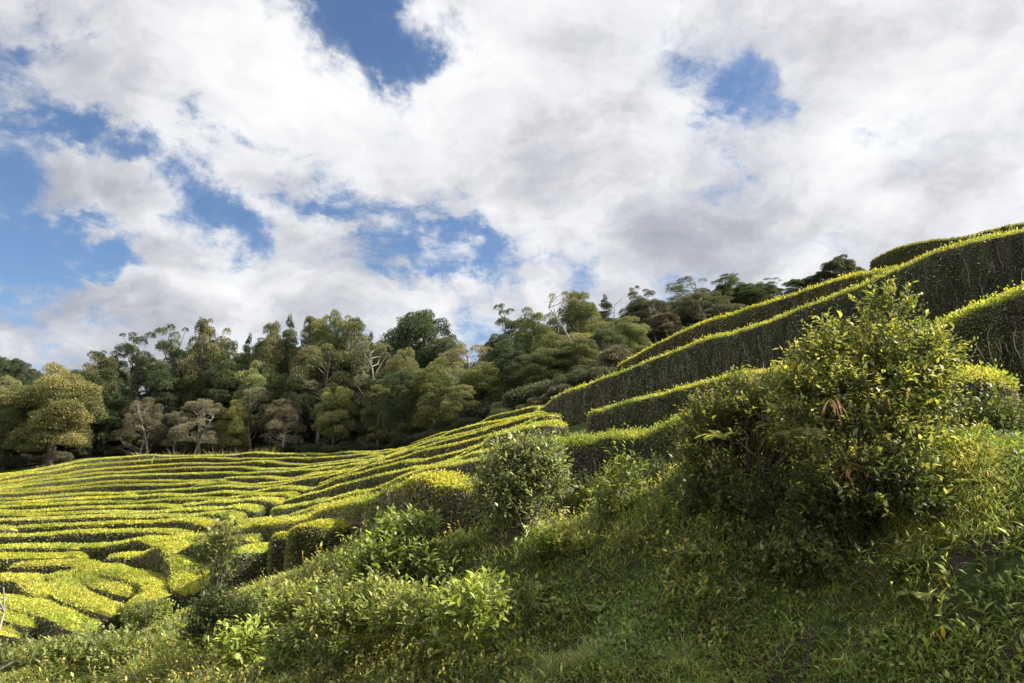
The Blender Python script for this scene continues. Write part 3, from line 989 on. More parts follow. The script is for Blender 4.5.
OL = (1.35, 1.3, 1.1)
FRONT = [
    ('broadleaf', -38, 385, 60, 60, OL, 'olive tree at the far left frame edge'), ('dark', -5, 400, 61, 44, None, 'dark tree half out of frame at left'),
    ('broadleaf', 14, 378, 60, 46, OL, 'yellow olive tree second from the left edge'), ('broadleaf', 62, 366, 59, 66, (1.25, 1.25, 1.05), 'large sunlit yellow olive tree at far left with dark trunk'),
    ('column', 100, 352, 64, 34, None, 'dark narrow tree right of the large sunlit olive tree'), ('conifer', 118, 348, 68, 32, OL, 'pointed tree above the left tan dome tree'),
    ('dark', 82, 372, 66, 36, None, 'dark filler tree behind the large sunlit olive tree'),
    ('dome', 145, 398, 62, 50, (1, 1, .8), 'round tan dome tree with forked pale trunk at left'), ('umbrella', 143, 333, 68, 40, None, 'leftmost open topped pine with pale stem'),
    ('umbrella', 178, 328, 68, 42, None, 'open topped pine with sky showing between its stems'), ('dark', 165, 362, 66, 40, None, 'dark bushy tree between the two pines'),
    ('column', 206, 320, 67, 30, None, 'tall pointed tree right of the pines'), ('column', 227, 330, 68, 26, None, 'narrow tall tree before the dip in the skyline'),
    ('dome', 205, 400, 62, 54, (1.0, .95, .8), 'tan dome tree with twisted white branches'), ('dome', 178, 412, 63, 40, (.8, .9, .8), 'lower greenish dome tree between two tan ones'),
    ('broadleaf', 238, 400, 62, 30, (1.6, 1.4, .8), 'small yellowish tree right of the second tan dome'), ('airy', 256, 388, 63, 34, (1.5, 1.4, 1.2), 'pale twiggy tree below the skyline dip'),
    ('conifer', 250, 336, 70, 22, (.8, .8, .8), 'small dark conifer in the skyline dip'), ('dark', 232, 362, 67, 44, None, 'dark tree behind the pale twiggy tree'),
    ('broadleaf', 272, 324, 68, 34, None, 'crown beginning the high left centre skyline'), ('conifer', 290, 318, 69, 30, (1.2, 1.2, 1), 'pointed crown left of the skyline top'),
    ('column', 312, 318, 68, 30, None, 'narrow crown at the left centre skyline'), ('broadleaf', 333, 312, 67, 40, (1.2, 1.2, 1), 'highest olive crown at left centre'),
    ('column', 352, 318, 66, 36, (1.4, 1.3, 1), 'tall tree with pale bare trunk left of the blue gap'), ('conifer', 371, 334, 69, 22, (.7, .8, .8), 'dark conifer in the notch at centre left'),
    ('airy', 322, 345, 64, 60, (1.4, 1.35, 1.1), 'wide airy tree with bare curved branches'), ('dome', 285, 400, 62, 40, (1.1, .85, .8), 'small brownish dome tree'),
    ('broadleaf', 335, 384, 62, 36, (1.5, 1.7, .8), 'tree with yellow green cap at centre left'), ('dark', 300, 372, 65, 46, None, 'dark rounded tree under the left centre skyline'),
    ('broadleaf', 262, 362, 66, 42, (1.2, 1.3, 1.3), 'grey green round tree beneath the high crowns'),
    ('airy', 375, 342, 63, 44, None, 'grey green tree under the centre left notch'), ('dark', 420, 313, 67, 62, (.9, 1, .9), 'big rounded dark crown at centre skyline'),
    ('dark', 448, 336, 66, 40, None, 'dark shoulder crown right of the big rounded one'), ('broadleaf', 405, 350, 62, 40, None, 'olive tree below the big rounded dark crown'),
    ('column', 385, 372, 61, 34, (.9, 1, .9), 'dark slim tree before the centre'), ('broadleaf', 438, 358, 61, 38, (1.1, 1.2, 1), 'mid green tree left of the pale trunk tree'),
    ('airy', 472, 345, 58, 54, (1.5, 1.4, 1.1), 'slender grey tree with two leaning pale trunks'), ('dark', 500, 335, 62, 34, (.9, .95, 1), 'dark tree at the edge of the skyline notch'),
    ('dark', 506, 340, 57, 34, (1.3, 1.4, 1.2), 'smooth round crowned tree right of the notch'), ('umbrella', 513, 305, 64, 44, (1, 1, 1), 'open layered tree at the right of the notch'),
    ('broadleaf', 535, 315, 60, 40, None, 'olive grey tree behind the round crowned tree'), ('airy', 562, 291, 64, 40, None, 'tall open tree with sky holes at centre right'),
    ('broadleaf', 580, 293, 62, 44, (1.1, 1.15, 1), 'dense high crown at centre right'), ('broadleaf', 555, 335, 57, 50, (1.2, 1.2, 1.1), 'grey olive tree on the slope below the sky holes'),
    ('airy', 595, 335, 56, 60, (1.7, 1.5, 1.1), 'tan feathery tree behind the far end of the long hedge'), ('broadleaf', 525, 362, 55, 40, None, 'lower olive tree at the foot of the slope wood'),
    ('airy', 620, 320, 60, 48, (1.5, 1.3, 1), 'pale feathery tree on the slope wood'), ('dark', 640, 300, 63, 34, None, 'dark tree with spiky top left of the brown domes'),
    ('conifer', 605, 296, 68, 20, None, 'small dark conifer poking above the slope wood'), ('dome', 655, 300, 62, 46, (.75, .7, .6), 'brown domed tree on the slope wood'),
    ('dome', 668, 313, 60, 34, (.95, .75, .6), 'reddish brown small dome tree touching the hedge line'), ('umbrella', 640, 288, 67, 26, (.8, .8, .8), 'small flat topped tree above the brown domes'),
    ('dome', 705, 290, 62, 70, (.6, .62, .5), 'wide brown green dome tree before the hedge skyline'), ('airy', 690, 278, 68, 50, (.8, .9, .9), 'row of lacy open crowns above the wide dome'),
    ('umbrella', 722, 277, 68, 36, (.8, .9, .9), 'lacy crown right of the wide dome top'), ('dark', 745, 284, 66, 26, None, 'dark small tree left of the lone lacy tree'),
    ('umbrella', 728, 275, 64, 20, None, 'tiny knob topped tree on the skyline'), ('umbrella', 770, 280, 62, 26, (1.1, 1.1, 1.1), 'lone lacy tree standing against white cloud'),
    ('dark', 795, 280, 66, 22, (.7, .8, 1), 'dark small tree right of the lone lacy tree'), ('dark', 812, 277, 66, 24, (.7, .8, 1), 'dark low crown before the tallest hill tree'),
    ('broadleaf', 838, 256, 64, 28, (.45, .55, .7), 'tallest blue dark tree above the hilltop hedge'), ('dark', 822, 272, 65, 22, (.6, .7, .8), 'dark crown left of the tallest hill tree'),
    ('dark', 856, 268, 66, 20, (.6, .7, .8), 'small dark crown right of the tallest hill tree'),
]
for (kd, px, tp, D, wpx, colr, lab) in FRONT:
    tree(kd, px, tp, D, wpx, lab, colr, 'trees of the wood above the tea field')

NEARER = [('dark', 405, 372, 56, 44, 'dark green tree reaching down to the field edge at centre'), ('broadleaf', 436, 366, 54, 46, 'grey green tree just left of the two leaning trunks'),
          ('broadleaf', 486, 362, 52, 44, 'grey green tree right of the two leaning trunks'), ('dark', 515, 352, 52, 40, 'dark tree close above the fan of tea rows'), ('broadleaf', 545, 348, 50, 46, 'olive tree close above the start of the longest hedge'),
          ('broadleaf', 578, 338, 50, 44, 'feathery tree standing behind the lower longest hedge'), ('dark', 606, 330, 52, 36, 'dark tree behind the lower end of the skyline hedge'), ('broadleaf', 630, 318, 54, 36, 'olive tree touching the lower end of the skyline hedge'),
          ('column', 380, 385, 58, 30, 'slim olive tree at the dark hollow of the wood'), ('broadleaf', 462, 385, 50, 36, 'low round tree in front of the leaning trunks')]
for (kd, px, tp, D, wpx, lab) in NEARER:
    tree(kd, px, tp, D, wpx, lab, (1.0, 1.05, 1.0), 'trees of the wood above the tea field')
SKX = [-80, 0, 20, 40, 60, 80, 100, 120, 140, 160, 190, 205, 225, 240, 255, 270, 300, 330, 350, 365, 390, 420, 445, 460, 480, 500, 520, 540, 570, 600, 640, 665, 690, 720, 750, 770, 800]
SKY_ = [380, 392, 388, 380, 370, 362, 356, 360, 355, 350, 345, 334, 340, 352, 345, 334, 326, 322, 328, 345, 335, 323, 332, 352, 362, 345, 330, 325, 310, 312, 302, 308, 292, 295, 293, 300, 295]
for i in range(58):
    px = -70 + i * 14.6 + tree_rng.uniform(-4, 4)
    D = tree_rng.uniform(70, 80) if i % 2 else tree_rng.uniform(64, 69)
    tp = np.interp(px, SKX, SKY_) + (tree_rng.uniform(2, 12) if i % 2 else tree_rng.uniform(10, 45))
    kd = ['dark', 'broadleaf', 'column', 'dark', 'conifer'][int(tree_rng.integers(5))]
    if px > 640:
        kd = 'dark'
        tp = max(tp, np.interp(px, SKX, SKY_) + 6)
    tree(kd, px, tp, D, tree_rng.uniform(34, 50), NAMES[kd][1] + ' deep in the wood behind %s, %s' % (('left front trees', 'centre front trees', 'slope trees')[min(2, int((px + 80) / 300))], ORD[i % 20]), (.9, .95, .9), 'trees deep in the wood')
# wooded far hill at the left edge
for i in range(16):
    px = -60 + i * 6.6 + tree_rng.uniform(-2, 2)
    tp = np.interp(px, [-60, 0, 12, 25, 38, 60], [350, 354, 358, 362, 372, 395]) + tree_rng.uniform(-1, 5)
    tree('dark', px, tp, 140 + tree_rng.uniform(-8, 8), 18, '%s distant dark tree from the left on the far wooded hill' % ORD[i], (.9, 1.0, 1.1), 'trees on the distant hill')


# shrubs of the forest edge
def bush_proto(seed, cols, ls=0.13):
    rng = np.random.default_rng(seed)
    cl = []
    for _ in range(12):
        a = rng.uniform(0, 6.28)
        r = rng.uniform(0, 0.9)
        cl.append((np.array([r * math.cos(a), r * math.sin(a), rng.uniform(0.2, 1.15)]), np.array([.55, .55, .45]) * rng.uniform(0.7, 1.3)))
    return crown_leaves(cl, 60, ls, *cols, rng).mesh('bush', M_TREE)


BP = [bush_proto(1, ((.02, .03, .014), (.055, .065, .025))), bush_proto(2, ((.035, .045, .022), (.08, .085, .035))), bush_proto(3, ((.07, .07, .04), (.15, .13, .07)))]
tr2 = np.random.default_rng(31)
k = 0
EDGE = [(-60, 474, 57), (0, 470, 58), (60, 462, 61), (110, 453, 63), (160, 452, 64), (220, 452, 64), (300, 450, 61), (360, 447, 58), (400, 443, 54), (440, 434, 51), (480, 420, 47), (520, 405, 43), (560, 390, 42), (600, 373, 42), (630, 362, 44)]
EX, EY, ED = zip(*EDGE)
for rowi, (dd, n, hh) in enumerate([(1.5, 46, 1.1), (4, 40, 1.7), (7, 36, 2.3)]):
    for i in range(n):
        px = -60 + (i + tr2.uniform(-.4, .4)) * 690 / n
        if rowi == 2 and px > 390:
            continue
        D = np.interp(px, EX, ED) + dd + tr2.uniform(-.7, .7)
        p = at(px, 400, D)
        z = H(p[0], p[1])[0]
        dark = 255 < px < 520
        b = BP[int(tr2.choice([0, 0, 1] if dark else [0, 1, 2, 1]))]
        o = link('bush', b, None, '%s bush, %s from left, along wood edge %s' % (['low', 'waist high', 'tall'][rowi], ORD[i % 20], ('at left', 'at centre', 'by slope')[i // 20]), 'bush', 'bushes along the forest edge')
        sc = hh * tr2.uniform(0.55, 1.05) / 1.5
        o.location = (p[0], p[1], z - 0.1)
        o.scale = (sc * 1.3, sc * 1.3, sc)
        o.rotation_euler = (0, 0, tr2.uniform(0, 6.28))
        kk = tr2.uniform(.7, 1.3)
        o.color = (kk, kk, kk, 1)

# leaning pale trunks and bare branches in the wood
def bare_tree(name, label, px, py, D, h, lean, seed, n=10, mat=None, r=0.1):
    rng = np.random.default_rng(seed)
    p = at(px, py, D)
    z = H(p[0], p[1])[0]
    A = Acc()
    base = np.zeros(3)
    z_ = np.linspace(0, 1, 8)
    pts = np.stack([lean * z_ ** 1.5 * h, 0.04 * h * np.sin(z_ * 5), z_ * h - 0.2], -1)
    v, q = tube(pts, np.linspace(r, r * 0.35, 8), 7)
    A.add(v, q, (.1, .1, .1))
    for _ in range(n):
        i = rng.integers(3, 8)
        s0 = pts[i]
        d = unit(np.array([rng.normal(), rng.normal() * .6, rng.uniform(.2, 1.2)]))
        L = h * rng.uniform(.15, .35)
        mid = s0 + d * L * .5 + rng.normal(size=3) * L * .1
        e = s0 + d * L + np.array([0, 0, L * .2])
        v, q = tube([s0, mid, e], [r * .35, r * .22, r * .08], 5)
        A.add(v, q, (.1, .1, .1))
        for _k in range(3):
            d2 = unit(d + rng.normal(size=3) * .6)
            v, q = tube([mid, mid + d2 * L * .3, mid + d2 * L * .6 + np.array([0, 0, L * .1])], [r * .15, r * .1, r * .04], 4)
            A.add(v, q, (.1, .1, .1))
    o = link(name, A.mesh(name, mat or M_PALE), None, label, 'tree')
    o.location = (p[0], p[1], z)
    return o


bare_tree('dead_tree', 'pale trunk leaning left below the slender grey tree', 455, 420, 53, 3.0, -0.25, 1, 4, r=.08)
bare_tree('dead_tree', 'pale curved trunk right of the leaning one', 463, 420, 52.5, 3.8, -0.12, 2, 5, r=.09)
bare_tree('dead_tree', 'bare grey sapling rising above the skyline notch', 478, 400, 66, 4.4, 0.05, 3, 9, r=.06)
bare_tree('dead_tree', 'bare thin snag poking up over the slope wood', 614, 350, 62, 5.0, 0.02, 4, 6, r=.07)
bare_tree('dead_tree', 'twisted white branches under the tan dome tree', 192, 450, 61, 3.6, 0.4, 5, 10, r=.12)
bare_tree('dead_tree', 'forked white trunk under the left tan dome tree', 148, 452, 61, 3.8, -0.2, 6, 6, r=.12)
bare_tree('dead_tree', 'brown leaning trunk on the slope wood', 588, 372, 52, 5.5, -0.5, 7, 8, r=.1)

# ------------------------------------------------------------------ near plants
def ell_surface(center, radii, m, rng, lo=0.5):
    d = rand_unit(m, rng)
    d[:, 2] = np.where(d[:, 2] < -0.45, -d[:, 2], d[:, 2])
    lump = 0.75 + 0.5 * vnoise(d * 1.8 + np.array(center), 1.0)
    r = rng.uniform(lo, 1.0, m) ** 0.6 * lump
    return np.array(center) + d * np.array(radii) * r[:, None], d


def shoots(A, T, P, d, L, k, ls, lw, cols, rng, upk=0.6, tip=None, stemc=(.12, .10, .05)):
    """leafy shoots: every shoot a thin stem with k leaves round it. cols: (k,3) palette"""
    m = len(P)
    sd_ = unit(d * 0.8 + np.array([0, 0, upk]) + rand_unit(m, rng) * 0.45)
    L = L * rng.uniform(0.6, 1.3, m)
    j = (np.arange(k) + 0.5) / k
    base = P[:, None] + sd_[:, None] * (L[:, None] * j[None])[..., None]
    ru = rand_unit(m * k, rng).reshape(m, k, 3)
    perp = unit(ru - (ru * sd_[:, None]).sum(-1, keepdims=True) * sd_[:, None])
    Dv = unit(sd_[:, None] * (0.35 + 0.6 * j[None, :, None]) + perp + np.array([0, 0, -0.15]))
    l_ = (ls * rng.uniform(0.6, 1.25, (m, k)) * rng.uniform(0.6, 1.4, (m, 1))).ravel()
    pal = np.asarray(cols)
    c = pal[rng.integers(len(pal), size=m)][:, None].repeat(k, 1)
    if tip is not None:
        tt = np.clip((j[None] - 0.55) * 2, 0, 1) * (rng.random((m, 1)) < 0.65)
        c = c * (1 - tt[..., None]) + np.asarray(tip) * tt[..., None]
    v, q = leaves(base.reshape(-1, 3), Dv.reshape(-1, 3), l_, l_ * lw, rng, 0.12, up=np.broadcast_to([0, 0, 1.0], (m * k, 3)))
    A.add(v, q, jit(c.reshape(-1, 3), rng, 0.22))
    if T is not None:
        # stems as thin flat-sided strips turned two ways
        e = P + sd_ * L[:, None]
        w = unit(np.cross(sd_, [0.2, 0.3, 0.9])) * 0.0035
        w2 = np.cross(sd_, w)
        for ww in (w, w2):
            vv = np.stack([P - ww, P + ww, e + ww * .4, e - ww * .4], 1).reshape(-1, 3)
            T.add(vv, np.arange(m * 4).reshape(m, 4), jit(np.tile(stemc, (m, 1)), rng, .3))


TEA = [(.05, .085, .02), (.07, .11, .025), (.10, .13, .035), (.04, .065, .02), (.13, .13, .05)]


def shrub(name, label, cat, base, blobs, nsh, ls=0.07, lw=0.42, cols=TEA, tip=(.26, .32, .05), L=0.32, k=9, seed=0, limbs=14, group=None, upk=0.6, mat=None, stem=(.12, .10, .05), limb_r=0.022):
    rng = np.random.default_rng(seed)
    A, T = Acc(), Acc()
    base = np.array(base, float)
    vol = np.array([b[1][0] * b[1][1] + b[1][2] * b[1][0] for b in blobs])
    for (c, r), f in zip(blobs, vol / vol.sum()):
        P, d = ell_surface(c, r, int(nsh * f), rng)
        ok = vnoise(P, 1.9) > (0.36 if nsh > 200 else -1)
        shoots(A, T, (P - base)[ok], d[ok], L, k, ls, lw, cols, rng, upk, tip, stem)
    B = Acc()
    for i in range(limbs):
        c, r = blobs[i % len(blobs)]
        e = np.array(c) + rand_unit(1, rng)[0] * np.array(r) * 0.75
        e[2] = max(e[2], base[2] + 0.3)
        s0 = base + np.array([rng.normal() * .12, rng.normal() * .12, -0.15])
        # start under the blob so that limbs stay inside the plant
        s0[:2] = s0[:2] * 0.6 + np.array(c)[:2] * 0.4
        s0[2] = H(s0[0], s0[1])[0] - 0.1
        if len(blobs) < 6 and limb_r == .022 and max(b[1][2] for b in blobs) < .3:
            limb_r = .009
        mid = (s0 + e) / 2 + rng.normal(size=3) * 0.12
        q1, q2 = (s0 + mid) / 2 + rng.normal(size=3) * .04, (mid + e) / 2 + rng.normal(size=3) * .05
        v, q = tube(np.array([s0, q1, mid, q2, e]) - base, np.linspace(limb_r, limb_r * .25, 5), 6)
        B.add(v, q, (.1, .1, .1))
    root = bpy.data.objects.new(name, None)
    C.objects.link(root)
    root.location = base
    root['label'] = label
    root['category'] = cat
    if group:
        root['group'] = group
    link('foliage', A.mesh('foliage', mat or M_LEAF), root)
    link('twigs', T.mesh('twigs', M_TWIG_C), root)
    if limbs:
        link('branches', B.mesh('branches', M_BARK), root)
    return root


def gp(px, py, D):
    """ground point below that pixel at distance D"""
    p = at(px, py, D)
    return np.array([p[0], p[1], H(p[0], p[1])[0]])


def bl(px, py, D, rx, ry, rz):
    return (tuple(at(px, py, D)), (rx, ry, rz))


SR = 'shrubs standing on the bank'
# the big tea shrub: an upright cone of pale leaves with a lower wing to its left and a dark skirt
shrub('leafy_shrub', 'largest tall tea shrub on the bank, pointed bright top left of the right edge', 'shrub', gp(865, 480, 7.9),
      [bl(882, 336, 7.9, .24, .26, .34), bl(862, 360, 7.8, .42, .4, .34), bl(905, 372, 7.7, .40, .4, .36), bl(828, 380, 7.9, .28, .3, .24), bl(922, 385, 7.7, .18, .25, .24), bl(870, 410, 7.6, .60, .5, .36), bl(815, 410, 7.7, .36, .4, .3),
       bl(920, 425, 7.5, .30, .3, .3), bl(870, 460, 7.4, .56, .45, .4), bl(880, 500, 7.2, .5, .4, .35)],
      3300, 0.066, .45, seed=11, L=.31, limbs=30, cols=[(.08, .115, .03), (.11, .14, .05), (.14, .17, .07), (.05, .08, .02)], tip=(.30, .34, .08))
shrub('leafy_shrub', 'wide olive tea shrub joined to the left side of the largest shrub', 'shrub', gp(745, 490, 8.9),
      [bl(745, 412, 8.9, .28, .3, .24), bl(785, 408, 8.6, .30, .34, .26), bl(708, 438, 9.0, .26, .3, .30), bl(745, 445, 8.7, .46, .45, .32), bl(790, 435, 8.4, .45, .4, .36), bl(720, 470, 8.8, .42, .4, .36), bl(775, 475, 8.3, .55, .45, .38)],
      2700, 0.06, .42, seed=12, L=.28, limbs=26, cols=[(.05, .075, .02), (.07, .09, .03), (.12, .12, .05), (.035, .055, .018)], tip=(.20, .24, .05))
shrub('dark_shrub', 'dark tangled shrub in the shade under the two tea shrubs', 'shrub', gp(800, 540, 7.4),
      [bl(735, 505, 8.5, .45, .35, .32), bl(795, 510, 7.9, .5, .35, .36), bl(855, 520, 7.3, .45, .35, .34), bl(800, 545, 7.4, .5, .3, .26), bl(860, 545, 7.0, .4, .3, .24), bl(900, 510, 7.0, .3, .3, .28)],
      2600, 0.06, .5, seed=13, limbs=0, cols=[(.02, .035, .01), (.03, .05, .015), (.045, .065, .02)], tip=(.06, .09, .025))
shrub('silvery_shrub', 'round shrub with silvery leaves on its right side at picture centre', 'shrub', gp(520, 545, 10.6),
      [bl(530, 468, 10.8, .30, .3, .26), bl(535, 485, 10.8, .36, .4, .36), bl(528, 508, 10.7, .42, .42, .38), bl(508, 474, 10.8, .26, .3, .25), bl(498, 510, 10.6, .28, .35, .40), bl(538, 528, 10.5, .30, .3, .26)],
      1700, 0.066, .45, seed=14, limbs=18, cols=[(.09, .13, .06), (.14, .18, .09), (.06, .09, .03), (.08, .11, .04)], tip=(.22, .27, .12))
shrub('young_shrub', 'narrow upright young shrub standing before the maze at left', 'shrub', gp(213, 592, 12.9),
      [bl(214, 552, 13.1, .24, .22, .26), bl(212, 570, 13.0, .24, .22, .28), bl(220, 545, 13.1, .14, .14, .2)],
      260, 0.075, .45, seed=15, limbs=8, cols=[(.07, .10, .04), (.12, .15, .06), (.04, .06, .02)], tip=(.2, .24, .08))
shrub('sapling', 'thin sapling with a bright tip between the silvery and the largest shrub', 'plant', gp(622, 540, 9.6),
      [bl(622, 500, 9.7, .16, .16, .30), bl(626, 478, 9.7, .08, .08, .12), bl(610, 515, 9.6, .14, .14, .2)],
      110, 0.09, .3, seed=16, limbs=5, cols=[(.05, .08, .02), (.08, .11, .03)], tip=(.25, .32, .06), k=8, limb_r=.01)
shrub('leafy_shrub', 'low bright shrub mound below the second hedge at centre left', 'shrub', gp(410, 580, 10.4),
      [bl(408, 552, 10.8, .50, .4, .28), bl(435, 570, 10.4, .4, .4, .25), bl(385, 575, 10.3, .35, .35, .25)],
      900, 0.085, .42, seed=17, limbs=10, cols=[(.07, .11, .03), (.10, .15, .04), (.05, .08, .02)], tip=(.2, .28, .06), upk=.9)
shrub('leafy_shrub', 'sunlit broadleaved shrub below the silvery shrub', 'shrub', gp(545, 605, 8.9),
      [bl(540, 568, 9.3, .38, .35, .2), bl(565, 590, 9.0, .38, .35, .2), bl(520, 600, 8.8, .3, .3, .2)],
      520, 0.095, .42, seed=18, limbs=8, cols=[(.08, .13, .03), (.12, .17, .04)], tip=(.22, .30, .06), upk=.9)
shrub('leafy_shrub', 'bright yellow green shrub low on the bank at bottom centre', 'shrub', gp(465, 665, 7.4),
      [bl(470, 625, 7.9, .26, .25, .17), bl(462, 655, 7.5, .25, .25, .15), bl(495, 645, 7.5, .2, .2, .12)],
      330, 0.085, .42, seed=19, limbs=6, cols=[(.10, .15, .03), (.15, .20, .05)], tip=(.26, .34, .06), upk=.9)
shrub('leafy_shrub', 'small glowing shrub near the bottom edge at left', 'shrub', gp(245, 680, 8.6),
      [bl(245, 662, 8.6, .15, .15, .14)], 90, 0.085, .42, seed=20, limbs=3, cols=[(.12, .18, .03), (.16, .22, .05)], tip=(.3, .4, .07), upk=.9)
shrub('leafy_shrub', 'wide sunlit shrub covering the bank crest left of centre', 'shrub', gp(300, 605, 11.5),
      [bl(280, 602, 11.8, .5, .35, .10), bl(325, 598, 11.5, .45, .35, .12), bl(245, 612, 11.9, .4, .35, .10), bl(345, 604, 11.3, .4, .35, .12), bl(290, 614, 11.2, .4, .35, .12)],
      620, 0.075, .42, seed=21, L=.2, limbs=10, cols=[(.12, .17, .04), (.16, .20, .055), (.09, .13, .03)], tip=(.26, .31, .08), upk=.8)
shrub('leafy_shrub', 'low shrub at the bank foot below the left maze', 'shrub', gp(90, 665, 12.3),
      [bl(90, 663, 12.0, .5, .4, .15), bl(60, 670, 12.0, .5, .4, .15), bl(125, 664, 11.6, .35, .3, .15), bl(20, 672, 12.3, .6, .4, .15)],
      900, 0.08, .42, seed=22, limbs=8, cols=[(.08, .12, .03), (.11, .15, .04)], tip=(.2, .25, .08), upk=.8)
shrub('leafy_shrub', 'bright small shrub beside the large hooked maze hedge', 'shrub', gp(140, 625, 13.6),
      [bl(145, 624, 13.5, .25, .25, .13)], 110, 0.08, .42, seed=23, limbs=4, cols=[(.10, .15, .04), (.14, .19, .05)], tip=(.26, .34, .07), upk=.8)
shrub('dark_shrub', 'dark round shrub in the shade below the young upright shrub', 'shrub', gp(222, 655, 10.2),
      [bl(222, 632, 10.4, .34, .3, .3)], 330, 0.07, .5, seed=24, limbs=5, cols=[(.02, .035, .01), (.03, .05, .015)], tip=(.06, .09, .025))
shrub('dark_shrub', 'dark broad leaved shrub in the hollow of the right edge hedge', 'shrub', gp(985, 450, 7.9),
      [bl(975, 432, 8.0, .22, .2, .14), bl(1005, 438, 7.8, .2, .2, .12)], 160, 0.07, .5, seed=25, limbs=5, cols=[(.03, .05, .015), (.05, .08, .025)], tip=(.1, .13, .04))
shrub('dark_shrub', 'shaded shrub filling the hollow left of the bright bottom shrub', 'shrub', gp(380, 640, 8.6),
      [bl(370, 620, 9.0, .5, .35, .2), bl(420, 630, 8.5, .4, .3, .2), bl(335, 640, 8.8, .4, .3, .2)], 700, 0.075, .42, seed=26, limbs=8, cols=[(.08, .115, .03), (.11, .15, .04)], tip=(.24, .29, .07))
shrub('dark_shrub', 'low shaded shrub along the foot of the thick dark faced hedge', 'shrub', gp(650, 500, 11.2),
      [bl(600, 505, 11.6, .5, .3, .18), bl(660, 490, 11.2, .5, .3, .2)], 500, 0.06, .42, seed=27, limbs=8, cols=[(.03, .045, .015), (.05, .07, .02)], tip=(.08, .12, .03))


# ---- strap leaved plants, ferns
def strap(A, p0, d0, L, w, col, rng, droop=0.8, seg=5):
    """one arching leaf blade of several quads"""
    d = unit(np.array(d0, float))
    side = unit(np.cross(d, [0, 0, 1.0]) + 1e-6)
    pts, p = [], np.array(p0, float)
    for i in range(seg + 1):
        pts.append(p.copy())
        d = unit(d + np.array([0, 0, -droop / seg]))
        p = p + d * L / seg
    pts = np.array(pts)
    u = np.linspace(0, 1, seg + 1)
    ww = w * np.clip(np.sin(np.pi * (0.12 + 0.88 * u)) ** 0.8, 0.05, 1)
    l = pts - side * ww[:, None] / 2 + np.array([0, 0, 1]) * ww[:, None] * .18
    r = pts + side * ww[:, None] / 2 + np.array([0, 0, 1]) * ww[:, None] * .18
    v = np.concatenate([l, pts, r])
    n = seg + 1
    i = np.arange(seg)
    q = np.concatenate([np.stack([i, i + n, i + n + 1, i + 1], -1), np.stack([i + n, i + 2 * n, i + 2 * n + 1, i + n + 1], -1)])
    A.add(v, q, np.array(col) * rng.uniform(.8, 1.2))


def strap_plant(px, py, D, n, L, w, cols, label, seed, name='strap_leaved_plant', group='strap leaved plants in the bank grass', up=0.9, droop=1.1):
    rng = np.random.default_rng(seed)
    b = gp(px, py, D)
    A = Acc()
    for i in range(n):
        a = rng.uniform(0, 6.28)
        d = np.array([math.cos(a), math.sin(a), up * rng.uniform(.5, 1.6)])
        strap(A, np.array([0, 0, rng.uniform(0, .1)]), d, L * rng.uniform(.6, 1.2), w * rng.uniform(.7, 1.2), cols[rng.integers(len(cols))], rng, droop)
    o = link(name, A.mesh(name, M_LEAF), None, label, 'plant', group)
    o.location = b
    return o


GRN = [(.09, .15, .03), (.13, .19, .05), (.07, .12, .03)]
YEL = [(.30, .34, .05), (.22, .28, .05)]


def march(px, py, d0=3.2, d1=30.0):
    """first ground hit of the view ray of a pixel (to stand plants where the photograph shows them)"""
    D = np.linspace(d0, d1, 700)
    d = pdir(px, py)
    P = d[None] * (D / d[1])[:, None]
    g = H(P[:, 0], P[:, 1])
    hit = np.where(P[:, 2] < g)[0]
    return D[hit[0]] if len(hit) else d1


PL = [(690, 560, 'left of the dark tangle'), (745, 600, 'below the dark tangle'), (650, 600, 'in open shade at centre right'), (600, 625, 'left lower shade'), (700, 650, 'at the bottom, right of centre'),
      (640, 660, 'near the bottom edge at centre'), (790, 640, 'beside the dark hole'), (560, 655, 'above the bottom edge left of the hole'), (850, 600, 'right of the dark tangle'), (830, 665, 'at the bottom edge right of the hole'),
      (880, 650, 'left of the yellowed leaf'), (770, 570, 'at the foot of the dark tangle'), (730, 545, 'close under the wide olive shrub'), (910, 575, 'beside the pale leaved tuft'), (660, 540, 'above the open shade'), (980, 640, 'at the lower right')]
for i, (x, y, w_) in enumerate(PL):
    strap_plant(x, y, march(x, y), 9, .20, .028, GRN, 'green strap leaved plant ' + w_, 500 + i)
strap_plant(950, 592, march(950, 592), 14, .15, .030, YEL + GRN[:1], 'pale yellow green leaf tuft on the shaded right bank', 530)
strap_plant(895, 560, march(895, 560), 12, .14, .028, YEL, 'bright leaf tuft under the sunlit grass crest', 531)
strap_plant(975, 545, march(975, 545), 10, .12, .026, YEL, 'small bright tuft beside the fern', 532)
strap_plant(1000, 600, march(1000, 600), 10, .12, .024, GRN, 'leaf tuft at the lower right beside bare earth', 533)
strap_plant(945, 650, march(945, 650), 3, .16, .035, [(.55, .45, .03)], 'single glowing yellow leaf standing in grass at lower right', 534, 'yellow_leaf', None, 1.8, .6)
strap_plant(928, 612, march(928, 612), 3, .18, .035, [(.50, .28, .04), (.4, .3, .06)], 'withered orange leaf hanging in the grass at lower right', 535, 'withered_leaf', None, .4, 1.4)
strap_plant(440, 615, march(440, 615), 12, .22, .012, [(.22, .13, .10), (.16, .10, .07)], 'reddish dry stalks above the bright bottom shrub', 536, 'dry_stalks', None, 1.6, .5)
strap_plant(395, 650, march(395, 650), 8, .22, .03, YEL, 'arched bright leaves left of the bottom shrub', 537)
strap_plant(295, 640, march(295, 640), 8, .26, .035, GRN, 'arching leaf plant below the sunlit crest shrub', 538)
strap_plant(330, 625, march(330, 625), 6, .28, .035, YEL, 'pair of bright arching blades below the crest shrub', 539)


